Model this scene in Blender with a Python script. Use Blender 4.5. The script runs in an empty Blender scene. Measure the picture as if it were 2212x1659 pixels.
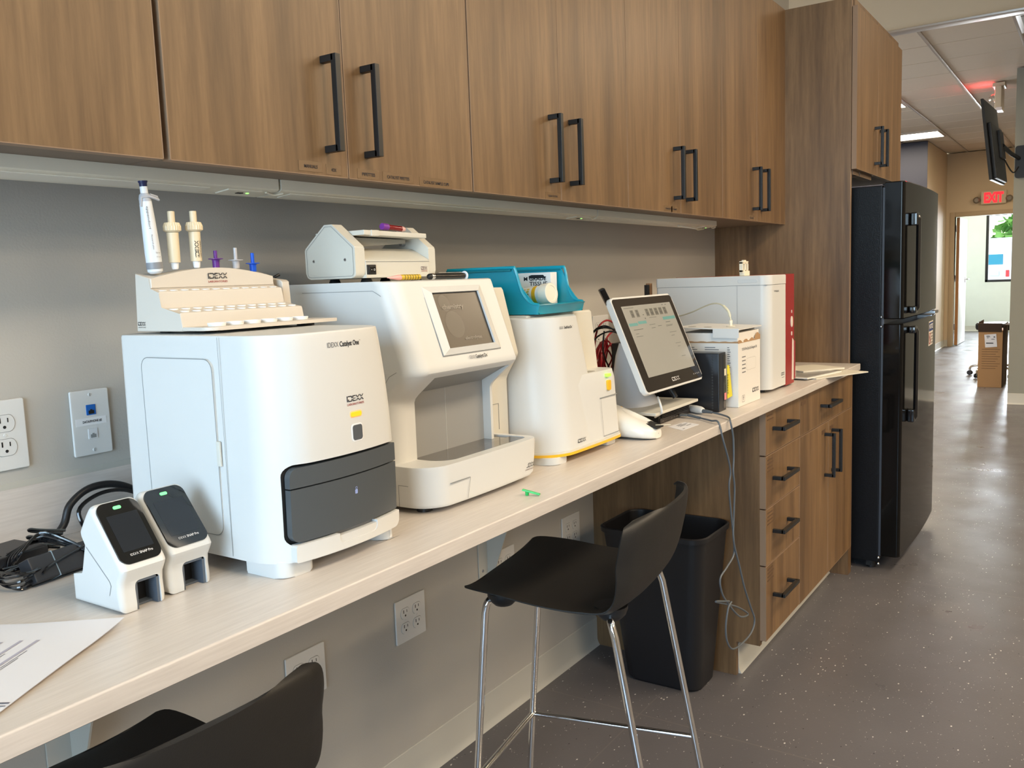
import bpy, bmesh, math, random
from mathutils import Vector, Matrix
random.seed(7)
PI = math.pi
scene = bpy.context.scene
COL = scene.collection

# ------------------------------------------------------------------ camera
IMG_W, IMG_H = 2212.0, 1659.0
F_PX, YAW, PITCH, ROLL, CAM_D, CAM_H = 1898.4503, 0.593053, 0.118107, -0.036757, 1.464200, 1.307420
def cam_axes():
    cy, sy, cp, sp = math.cos(YAW), math.sin(YAW), math.cos(PITCH), math.sin(PITCH)
    fwd = Vector((cy*cp, sy*cp, -sp)); right = Vector((sy, -cy, 0)); up = right.cross(fwd)
    cr, sr = math.cos(ROLL), math.sin(ROLL)
    return cr*right+sr*up, -sr*right+cr*up, fwd
RT, UP, FW = cam_axes()
CAMPOS = Vector((0, -CAM_D, CAM_H))
cd = bpy.data.cameras.new('camera'); cam = bpy.data.objects.new('camera', cd); COL.objects.link(cam)
cam.matrix_world = Matrix(((RT.x, UP.x, -FW.x, CAMPOS.x), (RT.y, UP.y, -FW.y, CAMPOS.y), (RT.z, UP.z, -FW.z, CAMPOS.z), (0, 0, 0, 1)))
cd.sensor_fit = 'HORIZONTAL'; cd.sensor_width = 36.0; cd.lens = F_PX*36.0/IMG_W
cd.clip_start = 0.02; cd.clip_end = 200
scene.camera = cam
def _ray(u, v):
    return RT*((u-IMG_W/2)/F_PX) - UP*((v-IMG_H/2)/F_PX) + FW
def by(u, v, y):                      # measured photo point on the plane y = const (metres)
    r = _ray(u, v); return CAMPOS + r*((y-CAMPOS.y)/r.y)
def bx(u, v, x):
    r = _ray(u, v); return CAMPOS + r*((x-CAMPOS.x)/r.x)
def bz(u, v, z):
    r = _ray(u, v); return CAMPOS + r*((z-CAMPOS.z)/r.z)

# ------------------------------------------------------------------ world, view
scene.view_settings.view_transform = 'Standard'; scene.view_settings.look = 'None'
scene.view_settings.exposure = EXPOSURE = 0.9; scene.view_settings.gamma = 1.0
w = bpy.data.worlds.new('sky'); scene.world = w; w.use_nodes = True
nt = w.node_tree; nt.nodes.clear()
sky = nt.nodes.new('ShaderNodeTexSky'); sky.sky_type = 'NISHITA'; sky.sun_disc = False
sky.sun_elevation = math.radians(48); sky.sun_rotation = math.radians(120); sky.altitude = 50
bg = nt.nodes.new('ShaderNodeBackground'); bg.inputs['Strength'].default_value = 0.30
wo = nt.nodes.new('ShaderNodeOutputWorld')
nt.links.new(sky.outputs[0], bg.inputs[0]); nt.links.new(bg.outputs[0], wo.inputs[0])

# ------------------------------------------------------------------ large lights: daylight at the windows, lit ceiling panels, added fill
def area(name, loc, look, size, sy, power, color, spread=180):
    l = bpy.data.lights.new(name, 'AREA'); l.shape = 'RECTANGLE'; l.size = size; l.size_y = sy
    l.energy = power; l.color = color; l.spread = math.radians(spread)
    o = bpy.data.objects.new(name, l); COL.objects.link(o); o.location = loc
    o.rotation_euler = Vector(look).to_track_quat('-Z', 'Y').to_euler()
    return o
DAY = (0.56, 0.78, 1.0); WARM = (1.0, 0.79, 0.55)
area('window_and_fill_light', (-2.42, -1.55, 1.55), (1, 0, 0), 2.3, 2.0, 78, DAY)          # big window of the near room
area('window_and_fill_light', (18.85, -0.35, 1.55), (-1, 0, 0), 1.4, 1.25, 160, (0.85, 0.93, 1.0))
area('window_and_fill_light', (8.45, 3.98, 1.7), (0, -1, 0), 1.8, 1.7, 70, (0.80, 0.90, 1.0))  # added fill for the hall; the window around it is made up
sl = bpy.data.lights.new('sun', 'SUN'); sl.energy = 3.2; sl.angle = .01; sl.color = (1, .96, .9); so = bpy.data.objects.new('sun', sl); COL.objects.link(so)
so.rotation_euler = Vector((.55, -.50, -.67)).to_track_quat('-Z', 'Y').to_euler()
PANELS_AND_FILL = [(0.9, -2.3), (3.2, -2.3), (5.6, -2.3), (0.9, -4.2), (3.2, -4.2), (0.9, -5.4), (3.2, -5.4), (5.6, -5.0)]  # rear rows have no fixture, added as fill for the back wall
for px, py in PANELS_AND_FILL:
    area('panel_and_fill_light', (px, py, 2.96), (0, 0, -1), 1.15, 0.55, 17 if py > -3 else 21, WARM)
for px, py in [(12.92, 0.93), (10.17, 0.95), (12.92, -1.9), (7.9, 0.9), (6.3, -4.4)]:  # those without a fixture are added fill for the hall
    area('panel_and_fill_light', (px, py, 2.96), (0, 0, -1), 0.55, 1.15, {12.92: 14 if py > 0 else 45, 10.17: 34}.get(px, 32), (1.0, 0.78, 0.50))

# ------------------------------------------------------------------ materials
MATS = {}
def mat(name, color, rough=0.5, metal=0.0, var=0.04, vscale=6.0, bump=0.0, bscale=200.0, spec=0.5, coat=0.0,
        emit=None, estr=0.0, trans=0.0, ior=1.45, alpha=1.0, sss=0.0):
    if name in MATS: return MATS[name]
    m = bpy.data.materials.new(name); m.use_nodes = True; n = m.node_tree.nodes; L = m.node_tree.links
    b = n['Principled BSDF']
    tc = n.new('ShaderNodeTexCoord')
    nz = n.new('ShaderNodeTexNoise'); nz.inputs['Scale'].default_value = vscale; nz.inputs['Detail'].default_value = 3
    L.new(tc.outputs['Object'], nz.inputs['Vector'])
    mx = n.new('ShaderNodeMix'); mx.data_type = 'RGBA'
    c = list(color)+[1.0] if len(color) == 3 else list(color)
    mx.inputs[6].default_value = [min(1, q*(1-var)) for q in c[:3]]+[1]
    mx.inputs[7].default_value = [min(1, q*(1+var)) for q in c[:3]]+[1]
    L.new(nz.outputs['Fac'], mx.inputs[0]); L.new(mx.outputs[2], b.inputs['Base Color'])
    b.inputs['Roughness'].default_value = rough; b.inputs['Metallic'].default_value = metal
    b.inputs['Specular IOR Level'].default_value = spec; b.inputs['Coat Weight'].default_value = coat
    b.inputs['Transmission Weight'].default_value = trans; b.inputs['IOR'].default_value = ior; b.inputs['Alpha'].default_value = alpha
    if emit: b.inputs['Emission Color'].default_value = list(emit)+[1]; b.inputs['Emission Strength'].default_value = estr
    if bump:
        n2 = n.new('ShaderNodeTexNoise'); n2.inputs['Scale'].default_value = bscale; n2.inputs['Detail'].default_value = 2
        L.new(tc.outputs['Object'], n2.inputs['Vector'])
        bp = n.new('ShaderNodeBump'); bp.inputs['Strength'].default_value = bump; bp.inputs['Distance'].default_value = 0.001
        L.new(n2.outputs['Fac'], bp.inputs['Height']); L.new(bp.outputs['Normal'], b.inputs['Normal'])
    MATS[name] = m; return m
def srgb(r, g, b):
    f = lambda c: c/12.92 if c <= 0.04045 else ((c+0.055)/1.055)**2.4
    return (f(r/255), f(g/255), f(b/255))

def wood(name, dark, mid, light, seed=0.0, rough=0.42):
    m = bpy.data.materials.new(name); m.use_nodes = True; n = m.node_tree.nodes; L = m.node_tree.links
    b = n['Principled BSDF']
    g = n.new('ShaderNodeNewGeometry'); oi = n.new('ShaderNodeObjectInfo')
    mul = n.new('ShaderNodeVectorMath'); mul.operation = 'MULTIPLY_ADD'
    cx = n.new('ShaderNodeCombineXYZ'); sc = n.new('ShaderNodeMath'); sc.operation = 'MULTIPLY'; sc.inputs[1].default_value = 37.0
    L.new(oi.outputs['Random'], sc.inputs[0]); L.new(sc.outputs[0], cx.inputs[0]); L.new(sc.outputs[0], cx.inputs[1]); L.new(sc.outputs[0], cx.inputs[2])
    L.new(g.outputs['Position'], mul.inputs[0]); mul.inputs[1].default_value = (1, 1, 0.06)
    L.new(cx.outputs[0], mul.inputs[2])
    def noise(scale, det, rgh, dist):
        q = n.new('ShaderNodeTexNoise'); q.inputs['Scale'].default_value = scale; q.inputs['Detail'].default_value = det
        q.inputs['Roughness'].default_value = rgh; q.inputs['Distortion'].default_value = dist
        L.new(mul.outputs[0], q.inputs['Vector']); return q
    a = noise(11, 4, 0.55, 0.6); c = noise(70, 5, 0.7, 0.25); d = noise(5, 2, 0.5, 1.2)
    def ramp(src, pts):
        r = n.new('ShaderNodeValToRGB'); e = r.color_ramp.elements
        e[0].position, e[0].color = pts[0][0], list(pts[0][1])+[1]; e[1].position, e[1].color = pts[-1][0], list(pts[-1][1])+[1]
        for p, col in pts[1:-1]:
            k = e.new(p); k.color = list(col)+[1]
        L.new(src, r.inputs[0]); return r
    r1 = ramp(a.outputs['Fac'], [(0.30, dark), (0.47, mid), (0.72, light)])
    r2 = ramp(c.outputs['Fac'], [(0.35, (0.74, 0.72, 0.70)), (0.62, (1.05, 1.05, 1.05))])
    r3 = ramp(d.outputs['Fac'], [(0.30, (0.91, 0.90, 0.89)), (0.70, (1.06, 1.06, 1.06))])
    m1 = n.new('ShaderNodeMix'); m1.data_type = 'RGBA'; m1.blend_type = 'MULTIPLY'; m1.inputs[0].default_value = 1
    L.new(r1.outputs[0], m1.inputs[6]); L.new(r2.outputs[0], m1.inputs[7])
    m2 = n.new('ShaderNodeMix'); m2.data_type = 'RGBA'; m2.blend_type = 'MULTIPLY'; m2.inputs[0].default_value = 1
    L.new(m1.outputs[2], m2.inputs[6]); L.new(r3.outputs[0], m2.inputs[7])
    L.new(m2.outputs[2], b.inputs['Base Color']); b.inputs['Roughness'].default_value = rough
    bp = n.new('ShaderNodeBump'); bp.inputs['Strength'].default_value = 0.15; bp.inputs['Distance'].default_value = 0.0006
    L.new(c.outputs['Fac'], bp.inputs['Height']); L.new(bp.outputs['Normal'], b.inputs['Normal'])
    MATS[name] = m; return m

# ------------------------------------------------------------------ geometry helpers
class G:
    def __init__(s): s.bm = bmesh.new()
    def _new(s, before):
        return [v for v in s.bm.verts if v.index < 0 or v.index >= before]
    def box(s, x0, x1, y0, y1, z0, z1, bev=0.0, seg=2, rot=None, pivot=None):
        vs = [s.bm.verts.new(p) for p in [(x0,y0,z0),(x1,y0,z0),(x1,y1,z0),(x0,y1,z0),(x0,y0,z1),(x1,y0,z1),(x1,y1,z1),(x0,y1,z1)]]
        fs = [s.bm.faces.new([vs[i] for i in f]) for f in [(0,3,2,1),(4,5,6,7),(0,1,5,4),(1,2,6,5),(2,3,7,6),(3,0,4,7)]]
        allv = set(vs)
        if bev > 0:
            es = set(e for f in fs for e in f.edges)
            r = bmesh.ops.bevel(s.bm, geom=list(es), offset=min(bev, 0.49*min(abs(x1-x0), abs(y1-y0), abs(z1-z0))), segments=seg, affect='EDGES', profile=0.5)
            allv = set(v for f in r['faces'] for v in f.verts) | set(v for v in vs if v.is_valid)
        if rot is not None:
            pv = Vector(pivot) if pivot is not None else Vector(((x0+x1)/2, (y0+y1)/2, (z0+z1)/2))
            for v in allv:
                if v.is_valid: v.co = pv + rot @ (v.co-pv)
        return s
    def prism(s, poly, axis, a, b, bev=0.0, seg=2):
        def P(u, v, t):
            return {'x': (t, u, v), 'y': (u, t, v), 'z': (u, v, t)}[axis]
        A = [s.bm.verts.new(P(u, v, a)) for u, v in poly]; B = [s.bm.verts.new(P(u, v, b)) for u, v in poly]
        n = len(poly); fs = [s.bm.faces.new(A[::-1]), s.bm.faces.new(B)]
        for i in range(n): fs.append(s.bm.faces.new([A[i], A[(i+1) % n], B[(i+1) % n], B[i]]))
        if bev:
            es = set(fs[0].edges) | set(fs[1].edges)
            bmesh.ops.bevel(s.bm, geom=list(es), offset=bev, segments=seg, affect='EDGES', profile=0.5)
        return s
    def loft(s, rings, cap0=True, cap1=True, closed=True):
        R_ = [[s.bm.verts.new(p) for p in r] for r in rings]
        n = len(rings[0])
        for i in range(len(R_)-1):
            for j in range(n if closed else n-1):
                k = (j+1) % n
                s.bm.faces.new([R_[i][j], R_[i][k], R_[i+1][k], R_[i+1][j]])
        if cap0: s.bm.faces.new(R_[0][::-1])
        if cap1: s.bm.faces.new(R_[-1])
        return s
    def lathe(s, prof, c, axis=(0,0,1), n=24, cap=True):
        ax = Vector(axis).normalized(); t = Vector((1,0,0)) if abs(ax.x) < 0.9 else Vector((0,1,0))
        u = ax.cross(t).normalized(); v = ax.cross(u); c = Vector(c)
        rings = [[c+ax*h+(u*math.cos(2*PI*k/n)+v*math.sin(2*PI*k/n))*max(r, 1e-5) for k in range(n)] for r, h in prof]
        return s.loft(rings, cap, cap)
    def tube(s, pts, r, n=8, cyc=False, smooth=0):
        pts = [Vector(p) for p in pts]
        if smooth: pts = catmull(pts, smooth, cyc)
        m = len(pts); rings = []; prev = None
        for i, p in enumerate(pts):
            a = pts[(i-1) % m] if (i > 0 or cyc) else p; b = pts[(i+1) % m] if (i < m-1 or cyc) else p
            t = (b-a).normalized() if (b-a).length > 1e-9 else Vector((0,0,1))
            if prev is None:
                q = Vector((0,0,1)) if abs(t.z) < 0.9 else Vector((1,0,0)); nrm = t.cross(q).normalized()
            else:
                nrm = (prev-t*prev.dot(t)).normalized()
            prev = nrm; bn = t.cross(nrm)
            rr = r[i] if isinstance(r, (list, tuple)) else r
            rings.append([p+(nrm*math.cos(2*PI*k/n)+bn*math.sin(2*PI*k/n))*rr for k in range(n)])
        if cyc: rings.append(rings[0]); return s.loft(rings, False, False)
        return s.loft(rings)
    def quad(s, a, b, c, d):
        s.bm.faces.new([s.bm.verts.new(p) for p in (a, b, c, d)]); return s
    def raw(s, verts, faces):
        V = [s.bm.verts.new(v) for v in verts]
        for f in faces:
            try: s.bm.faces.new([V[i] for i in f])
            except ValueError: pass
        return s
def catmull(P, k, cyc=False):
    out = []; n = len(P); rng = n if cyc else n-1
    for i in range(rng):
        p0 = P[(i-1) % n] if (i > 0 or cyc) else P[0]*2-P[1]; p1 = P[i]; p2 = P[(i+1) % n]
        p3 = P[(i+2) % n] if (i+2 < n or cyc) else P[-1]*2-P[-2]
        for j in range(k):
            t = j/k
            out.append(0.5*((2*p1)+(p2-p0)*t+(2*p0-5*p1+4*p2-p3)*t*t+(3*p1-p0-3*p2+p3)*t**3))
    if not cyc: out.append(P[-1])
    return out
def rrect(x0, x1, y0, y1, r, n=6):
    if not isinstance(r, (list, tuple)): r = [r]*4
    out = []
    for (cx, cy, a0), rr in zip([(x0, y0, PI), (x1, y0, 1.5*PI), (x1, y1, 0), (x0, y1, .5*PI)], r):
        sx = 1 if cx == x0 else -1; sy = 1 if cy == y0 else -1
        if rr <= 1e-6: out.append((cx, cy)); continue
        for k in range(n+1):
            a = a0+.5*PI*k/n; out.append((cx+sx*rr+rr*math.cos(a), cy+sy*rr+rr*math.sin(a)))
    return out
def plan_ring(z, x0, x1, y0, y1, rfl, rfr, rb, bow=0.0, nf=10, n=8):
    """rounded plan outline; front is y0 (towards the room) and may bow outwards"""
    out = []
    def bw(x): t = (2*x-(x0+x1))/(x1-x0); return bow*(1-t*t)
    for k in range(n+1):
        a = PI+.5*PI*k/n; out.append((x0+rfl+rfl*math.cos(a), y0+rfl+rfl*math.sin(a)))
    for k in range(1, nf):
        x = (x0+rfl)+(x1-rfr-x0-rfl)*k/nf; out.append((x, y0))
    for k in range(n+1):
        a = 1.5*PI+.5*PI*k/n; out.append((x1-rfr+rfr*math.cos(a), y0+rfr+rfr*math.sin(a)))
    for k in range(n+1):
        a = .5*PI*k/n; out.append((x1-rb+rb*math.cos(a), y1-rb+rb*math.sin(a)))
    for k in range(n+1):
        a = .5*PI+.5*PI*k/n; out.append((x0+rb+rb*math.cos(a), y1-rb+rb*math.sin(a)))
    ym = (y0+y1)/2
    return [Vector((x, y-(bw(x)*min(1, max(0, (ym-y)/(ym-y0))) if y < ym else 0), z)) for x, y in out]

def finish(bm, name, m, smooth=40, merge=True):
    if merge: bmesh.ops.remove_doubles(bm, verts=bm.verts, dist=1e-6)
    bmesh.ops.recalc_face_normals(bm, faces=bm.faces)
    me = bpy.data.meshes.new(name); bm.to_mesh(me); bm.free()
    if m is not None: me.materials.append(m)
    if smooth:
        me.polygons.foreach_set('use_smooth', [True]*len(me.polygons))
        me.set_sharp_from_angle(angle=math.radians(smooth))
    return me
def tagit(o, label=None, cat=None, group=None, kind=None):
    if label: o['label'] = label
    if cat: o['category'] = cat
    if group: o['group'] = group
    if kind: o['kind'] = kind
    return o
def thing(name, label, cat, loc=(0,0,0), rz=0.0, group=None, kind=None):
    o = bpy.data.objects.new(name, None); COL.objects.link(o); o.empty_display_size = 0.05
    o.location = loc; o.rotation_euler = (0, 0, rz); tagit(o, label, cat, group, kind)
    o['_m'] = 0; del o['_m']
    return o
def wmat(o):
    m = Matrix.LocRotScale(o.location, o.rotation_euler, o.scale)
    return wmat(o.parent) @ m if o.parent else m
def part(parent, name, g, m, label=None, smooth=40, local=False, wn=True, kind=None):
    """g in world coordinates unless local=True"""
    if parent is not None and not local:
        g.bm.transform(wmat(parent).inverted())
    me = finish(g.bm, name, m, smooth)
    o = bpy.data.objects.new(name, me); COL.objects.link(o)
    if parent is not None: o.parent = parent
    if label: o['label'] = label
    if kind: o['kind'] = kind
    if wn and smooth:
        w_ = o.modifiers.new('wn', 'WEIGHTED_NORMAL'); w_.keep_sharp = True; w_.mode = 'FACE_AREA'
    return o
def single(name, g, m, label=None, cat=None, group=None, kind=None, loc=None, smooth=40, wn=True):
    """one mesh thing; its origin is put at loc"""
    if loc is not None: g.bm.transform(Matrix.Translation(-Vector(loc)))
    me = finish(g.bm, name, m, smooth); o = bpy.data.objects.new(name, me); COL.objects.link(o)
    if loc is not None: o.location = loc
    if wn and smooth:
        w_ = o.modifiers.new('wn', 'WEIGHTED_NORMAL'); w_.keep_sharp = True
    return tagit(o, label, cat, group, kind)
def struct(name, g, m, label=None, smooth=30):
    return single(name, g, m, label=label, kind='structure', smooth=smooth, wn=False)
def copy_tree(o, parent=None, loc=None, rz=None, label=None):
    c = o.copy(); COL.objects.link(c)
    if parent: c.parent = parent
    if loc is not None: c.location = loc
    if rz is not None: c.rotation_euler = (0, 0, rz)
    if label: c['label'] = label
    for ch in list(o.children): copy_tree(ch, c)
    return c
def cut(o, g):
    """subtract g (in the object's own coordinates) from o, baked into its mesh"""
    bmesh.ops.recalc_face_normals(g.bm, faces=g.bm.faces)
    me = bpy.data.meshes.new('cutter'); g.bm.to_mesh(me); g.bm.free()
    c = bpy.data.objects.new('cutter', me); COL.objects.link(c)
    mods = [m_ for m_ in o.modifiers]
    for m_ in mods: o.modifiers.remove(m_)
    c.matrix_world = wmat(o)
    o.matrix_world  # noqa
    b = o.modifiers.new('cut', 'BOOLEAN'); b.operation = 'DIFFERENCE'; b.object = c; b.solver = 'EXACT'
    bpy.context.view_layer.update()
    dg = bpy.context.evaluated_depsgraph_get()
    new = bpy.data.meshes.new_from_object(o.evaluated_get(dg))
    o.modifiers.clear(); old = o.data; o.data = new
    new.polygons.foreach_set('use_smooth', [True]*len(new.polygons)); new.set_sharp_from_angle(angle=math.radians(32))
    bpy.data.objects.remove(c); bpy.data.meshes.remove(me)
    w_ = o.modifiers.new('wn', 'WEIGHTED_NORMAL'); w_.keep_sharp = True
    return o

# ------------------------------------------------------------------ lettering
_tc = {}
def text_data(s, bold):
    k = (s, bold)
    if k not in _tc:
        cu = bpy.data.curves.new('t', 'FONT'); cu.body = s; cu.size = 1.0; cu.offset = 0.018*bold; cu.resolution_u = 3
        o = bpy.data.objects.new('t', cu); COL.objects.link(o); bpy.context.view_layer.update()
        dg = bpy.context.evaluated_depsgraph_get(); me = bpy.data.meshes.new_from_object(o.evaluated_get(dg))
        vs = [tuple(v.co) for v in me.vertices]; fs = [tuple(p.vertices) for p in me.polygons]
        bpy.data.objects.remove(o); bpy.data.curves.remove(cu); bpy.data.meshes.remove(me)
        x0 = min(v[0] for v in vs); x1 = max(v[0] for v in vs); y1 = max(v[1] for v in vs)
        _tc[k] = ([(v[0]-x0, v[1]) for v in vs], fs, x1-x0, y1)
    return _tc[k]
def put_text(g, s, org, right, up, h=None, width=None, bold=1, off=0.0005, align='l', warp=None):
    vs, fs, W_, H_ = text_data(s, bold)
    cap = 0.73
    sy = (h/cap) if h else None; sx = (width/W_) if width else None
    if sy is None: sy = sx
    if sx is None: sx = sy
    right = Vector(right).normalized(); up = Vector(up).normalized(); nr = right.cross(up); org = Vector(org)
    dx = {'l': 0, 'c': -W_*sx/2, 'r': -W_*sx}[align]
    P = [org+right*(x*sx+dx)+up*(y*sy)+nr*off for x, y in vs]
    if warp: P = [warp(p) for p in P]
    g.raw(P, fs); return W_*sx
def logo_polys():
    P = []; g0, g1 = 0.42, 0.58
    def q(*p): P.append(list(p))
    def R_(a, b, c, d): q((a, c), (b, c), (b, d), (a, d))
    R_(0, .17, 0, 1)                                         # I
    R_(.27, .44, 0, g0); R_(.27, .95, .84, 1); R_(.44, .95, 0, .16)      # D
    q((.95, 1), (.95, .84), (1.03, .76), (1.03, g1), (1.20, g1), (1.20, .80), (1.06, 1)); q((.95, 0), (1.06, 0), (1.20, .2), (1.20, g0), (1.03, g0), (1.03, .24), (.95, .16))
    R_(1.30, 2.0, .84, 1); R_(1.30, 1.47, g1, .84); R_(1.30, 1.47, 0, g0); R_(1.47, 2.0, 0, .16); R_(1.47, 1.95, .44, .56)   # E
    for x in (2.05, 2.95):                                   # X X
        q((x, 1), (x+.20, 1), (x+.52, g1), (x+.34, g1)); q((x+.95, 1), (x+.75, 1), (x+.43, g1), (x+.61, g1))
        q((x, 0), (x+.34, g0), (x+.52, g0), (x+.20, 0)); q((x+.95, 0), (x+.61, g0), (x+.43, g0), (x+.75, 0))
    return P, 3.9
def put_logo(g, org, right, up, width, h=None, off=0.0005, warp=None, thin=False):
    P, W_ = logo_polys(); k = width/W_; ky = h if h else k*1.15
    right = Vector(right).normalized(); up = Vector(up).normalized(); nr = right.cross(up); org = Vector(org)
    for i, p in enumerate(P):
        pts = [org+right*(x*k)+up*(y*ky)+nr*(off+0.00001*i) for x, y in p]
        if warp: pts = [warp(v) for v in pts]
        g.raw(pts, [list(range(len(pts)))])
def ink(parent, name, g, m, label=None):
    return part(parent, name, g, m, label=label, smooth=0)
XR, YR, ZU = Vector((1,0,0)), Vector((0,-1,0)), Vector((0,0,1))   # right/up vectors of faces turned to the room (-y) and to the left (-x)
# ================================================================== materials in use
wall_m = mat('wall_paint', (0.455, 0.435, 0.395), 0.65, var=0.02, bump=0.25, bscale=260)
wall2_m = mat('hall_paint', (0.64, 0.52, 0.36), 0.7, var=0.02)
pier_m = mat('pier_paint', (0.27, 0.27, 0.235), 0.7, var=0.02)
blue_m = mat('navy_paint', (0.025, 0.027, 0.045), 0.6, var=0.03)
gyp_m = mat('ceiling_paint', (0.72, 0.64, 0.48), 0.8, var=0.01)
tile_m = mat('ceiling_tile', (0.64, 0.56, 0.46), 0.9, var=0.03, vscale=40, bump=0.6, bscale=120)
grid_m = mat('ceiling_grid', (0.55, 0.50, 0.45), 0.35, metal=0.5, var=0.02)
base_m = mat('cove_base', (0.52, 0.51, 0.46), 0.45, var=0.02)
walnut = wood('walnut_laminate', (0.118, 0.068, 0.031), (0.180, 0.105, 0.048), (0.242, 0.146, 0.069))
edge_m = mat('edge_banding', (0.27, 0.18, 0.115), 0.5)
cabin_m = mat('cabinet_underside', (0.17, 0.13, 0.10), 0.6)
black_h = mat('black_handle', (0.012, 0.012, 0.012), 0.35, var=0.1)
white_p = mat('white_plastic', (0.65, 0.65, 0.63), 0.38, var=0.012)
white_w = mat('warm_white_plastic', (0.64, 0.62, 0.55), 0.42, var=0.012)
plate_m = mat('outlet_plastic', (0.68, 0.68, 0.66), 0.3, var=0.01)
dark_gap = mat('dark_gap', (0.01, 0.01, 0.01), 0.7)
line_m = mat('seam_grey', (0.24, 0.25, 0.25), 0.6)
ink_m = mat('black_ink', (0.012, 0.013, 0.02), 0.5)
ink_red = mat('red_ink', (0.32, 0.035, 0.03), 0.5)
ink_grey = mat('grey_ink', (0.14, 0.14, 0.15), 0.5)
chrome = mat('chrome', (0.78, 0.78, 0.78), 0.07, metal=1.0, var=0.0)
steel = mat('brushed_steel', (0.45, 0.45, 0.46), 0.3, metal=1.0)
black_pl = mat('black_plastic', (0.012, 0.012, 0.013), 0.42, var=0.1)
black_gl = mat('black_gloss', (0.006, 0.006, 0.007), 0.12, var=0.1, coat=0.5)
paper_m = mat('white_paper', (0.68, 0.68, 0.71), 0.7, var=0.01)
grey_dk = mat('dark_grey_plastic', (0.085, 0.095, 0.105), 0.38, var=0.04)

def counter_mat():
    m = bpy.data.materials.new('counter_laminate'); m.use_nodes = True; n = m.node_tree.nodes; L = m.node_tree.links
    b = n['Principled BSDF']; g = n.new('ShaderNodeNewGeometry'); mp = n.new('ShaderNodeMapping'); mp.inputs['Scale'].default_value = (14, 260, 260)
    L.new(g.outputs['Position'], mp.inputs[0]); a = n.new('ShaderNodeTexNoise'); a.inputs['Scale'].default_value = 1; a.inputs['Detail'].default_value = 4
    L.new(mp.outputs[0], a.inputs['Vector'])
    r = n.new('ShaderNodeValToRGB'); r.color_ramp.elements[0].position = .3; r.color_ramp.elements[0].color = (0.56, 0.508, 0.462, 1)
    r.color_ramp.elements[1].position = .7; r.color_ramp.elements[1].color = (0.64, 0.587, 0.538, 1)
    L.new(a.outputs['Fac'], r.inputs[0]); L.new(r.outputs[0], b.inputs['Base Color']); b.inputs['Roughness'].default_value = 0.33
    return m
counter_m = counter_mat()
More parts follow.
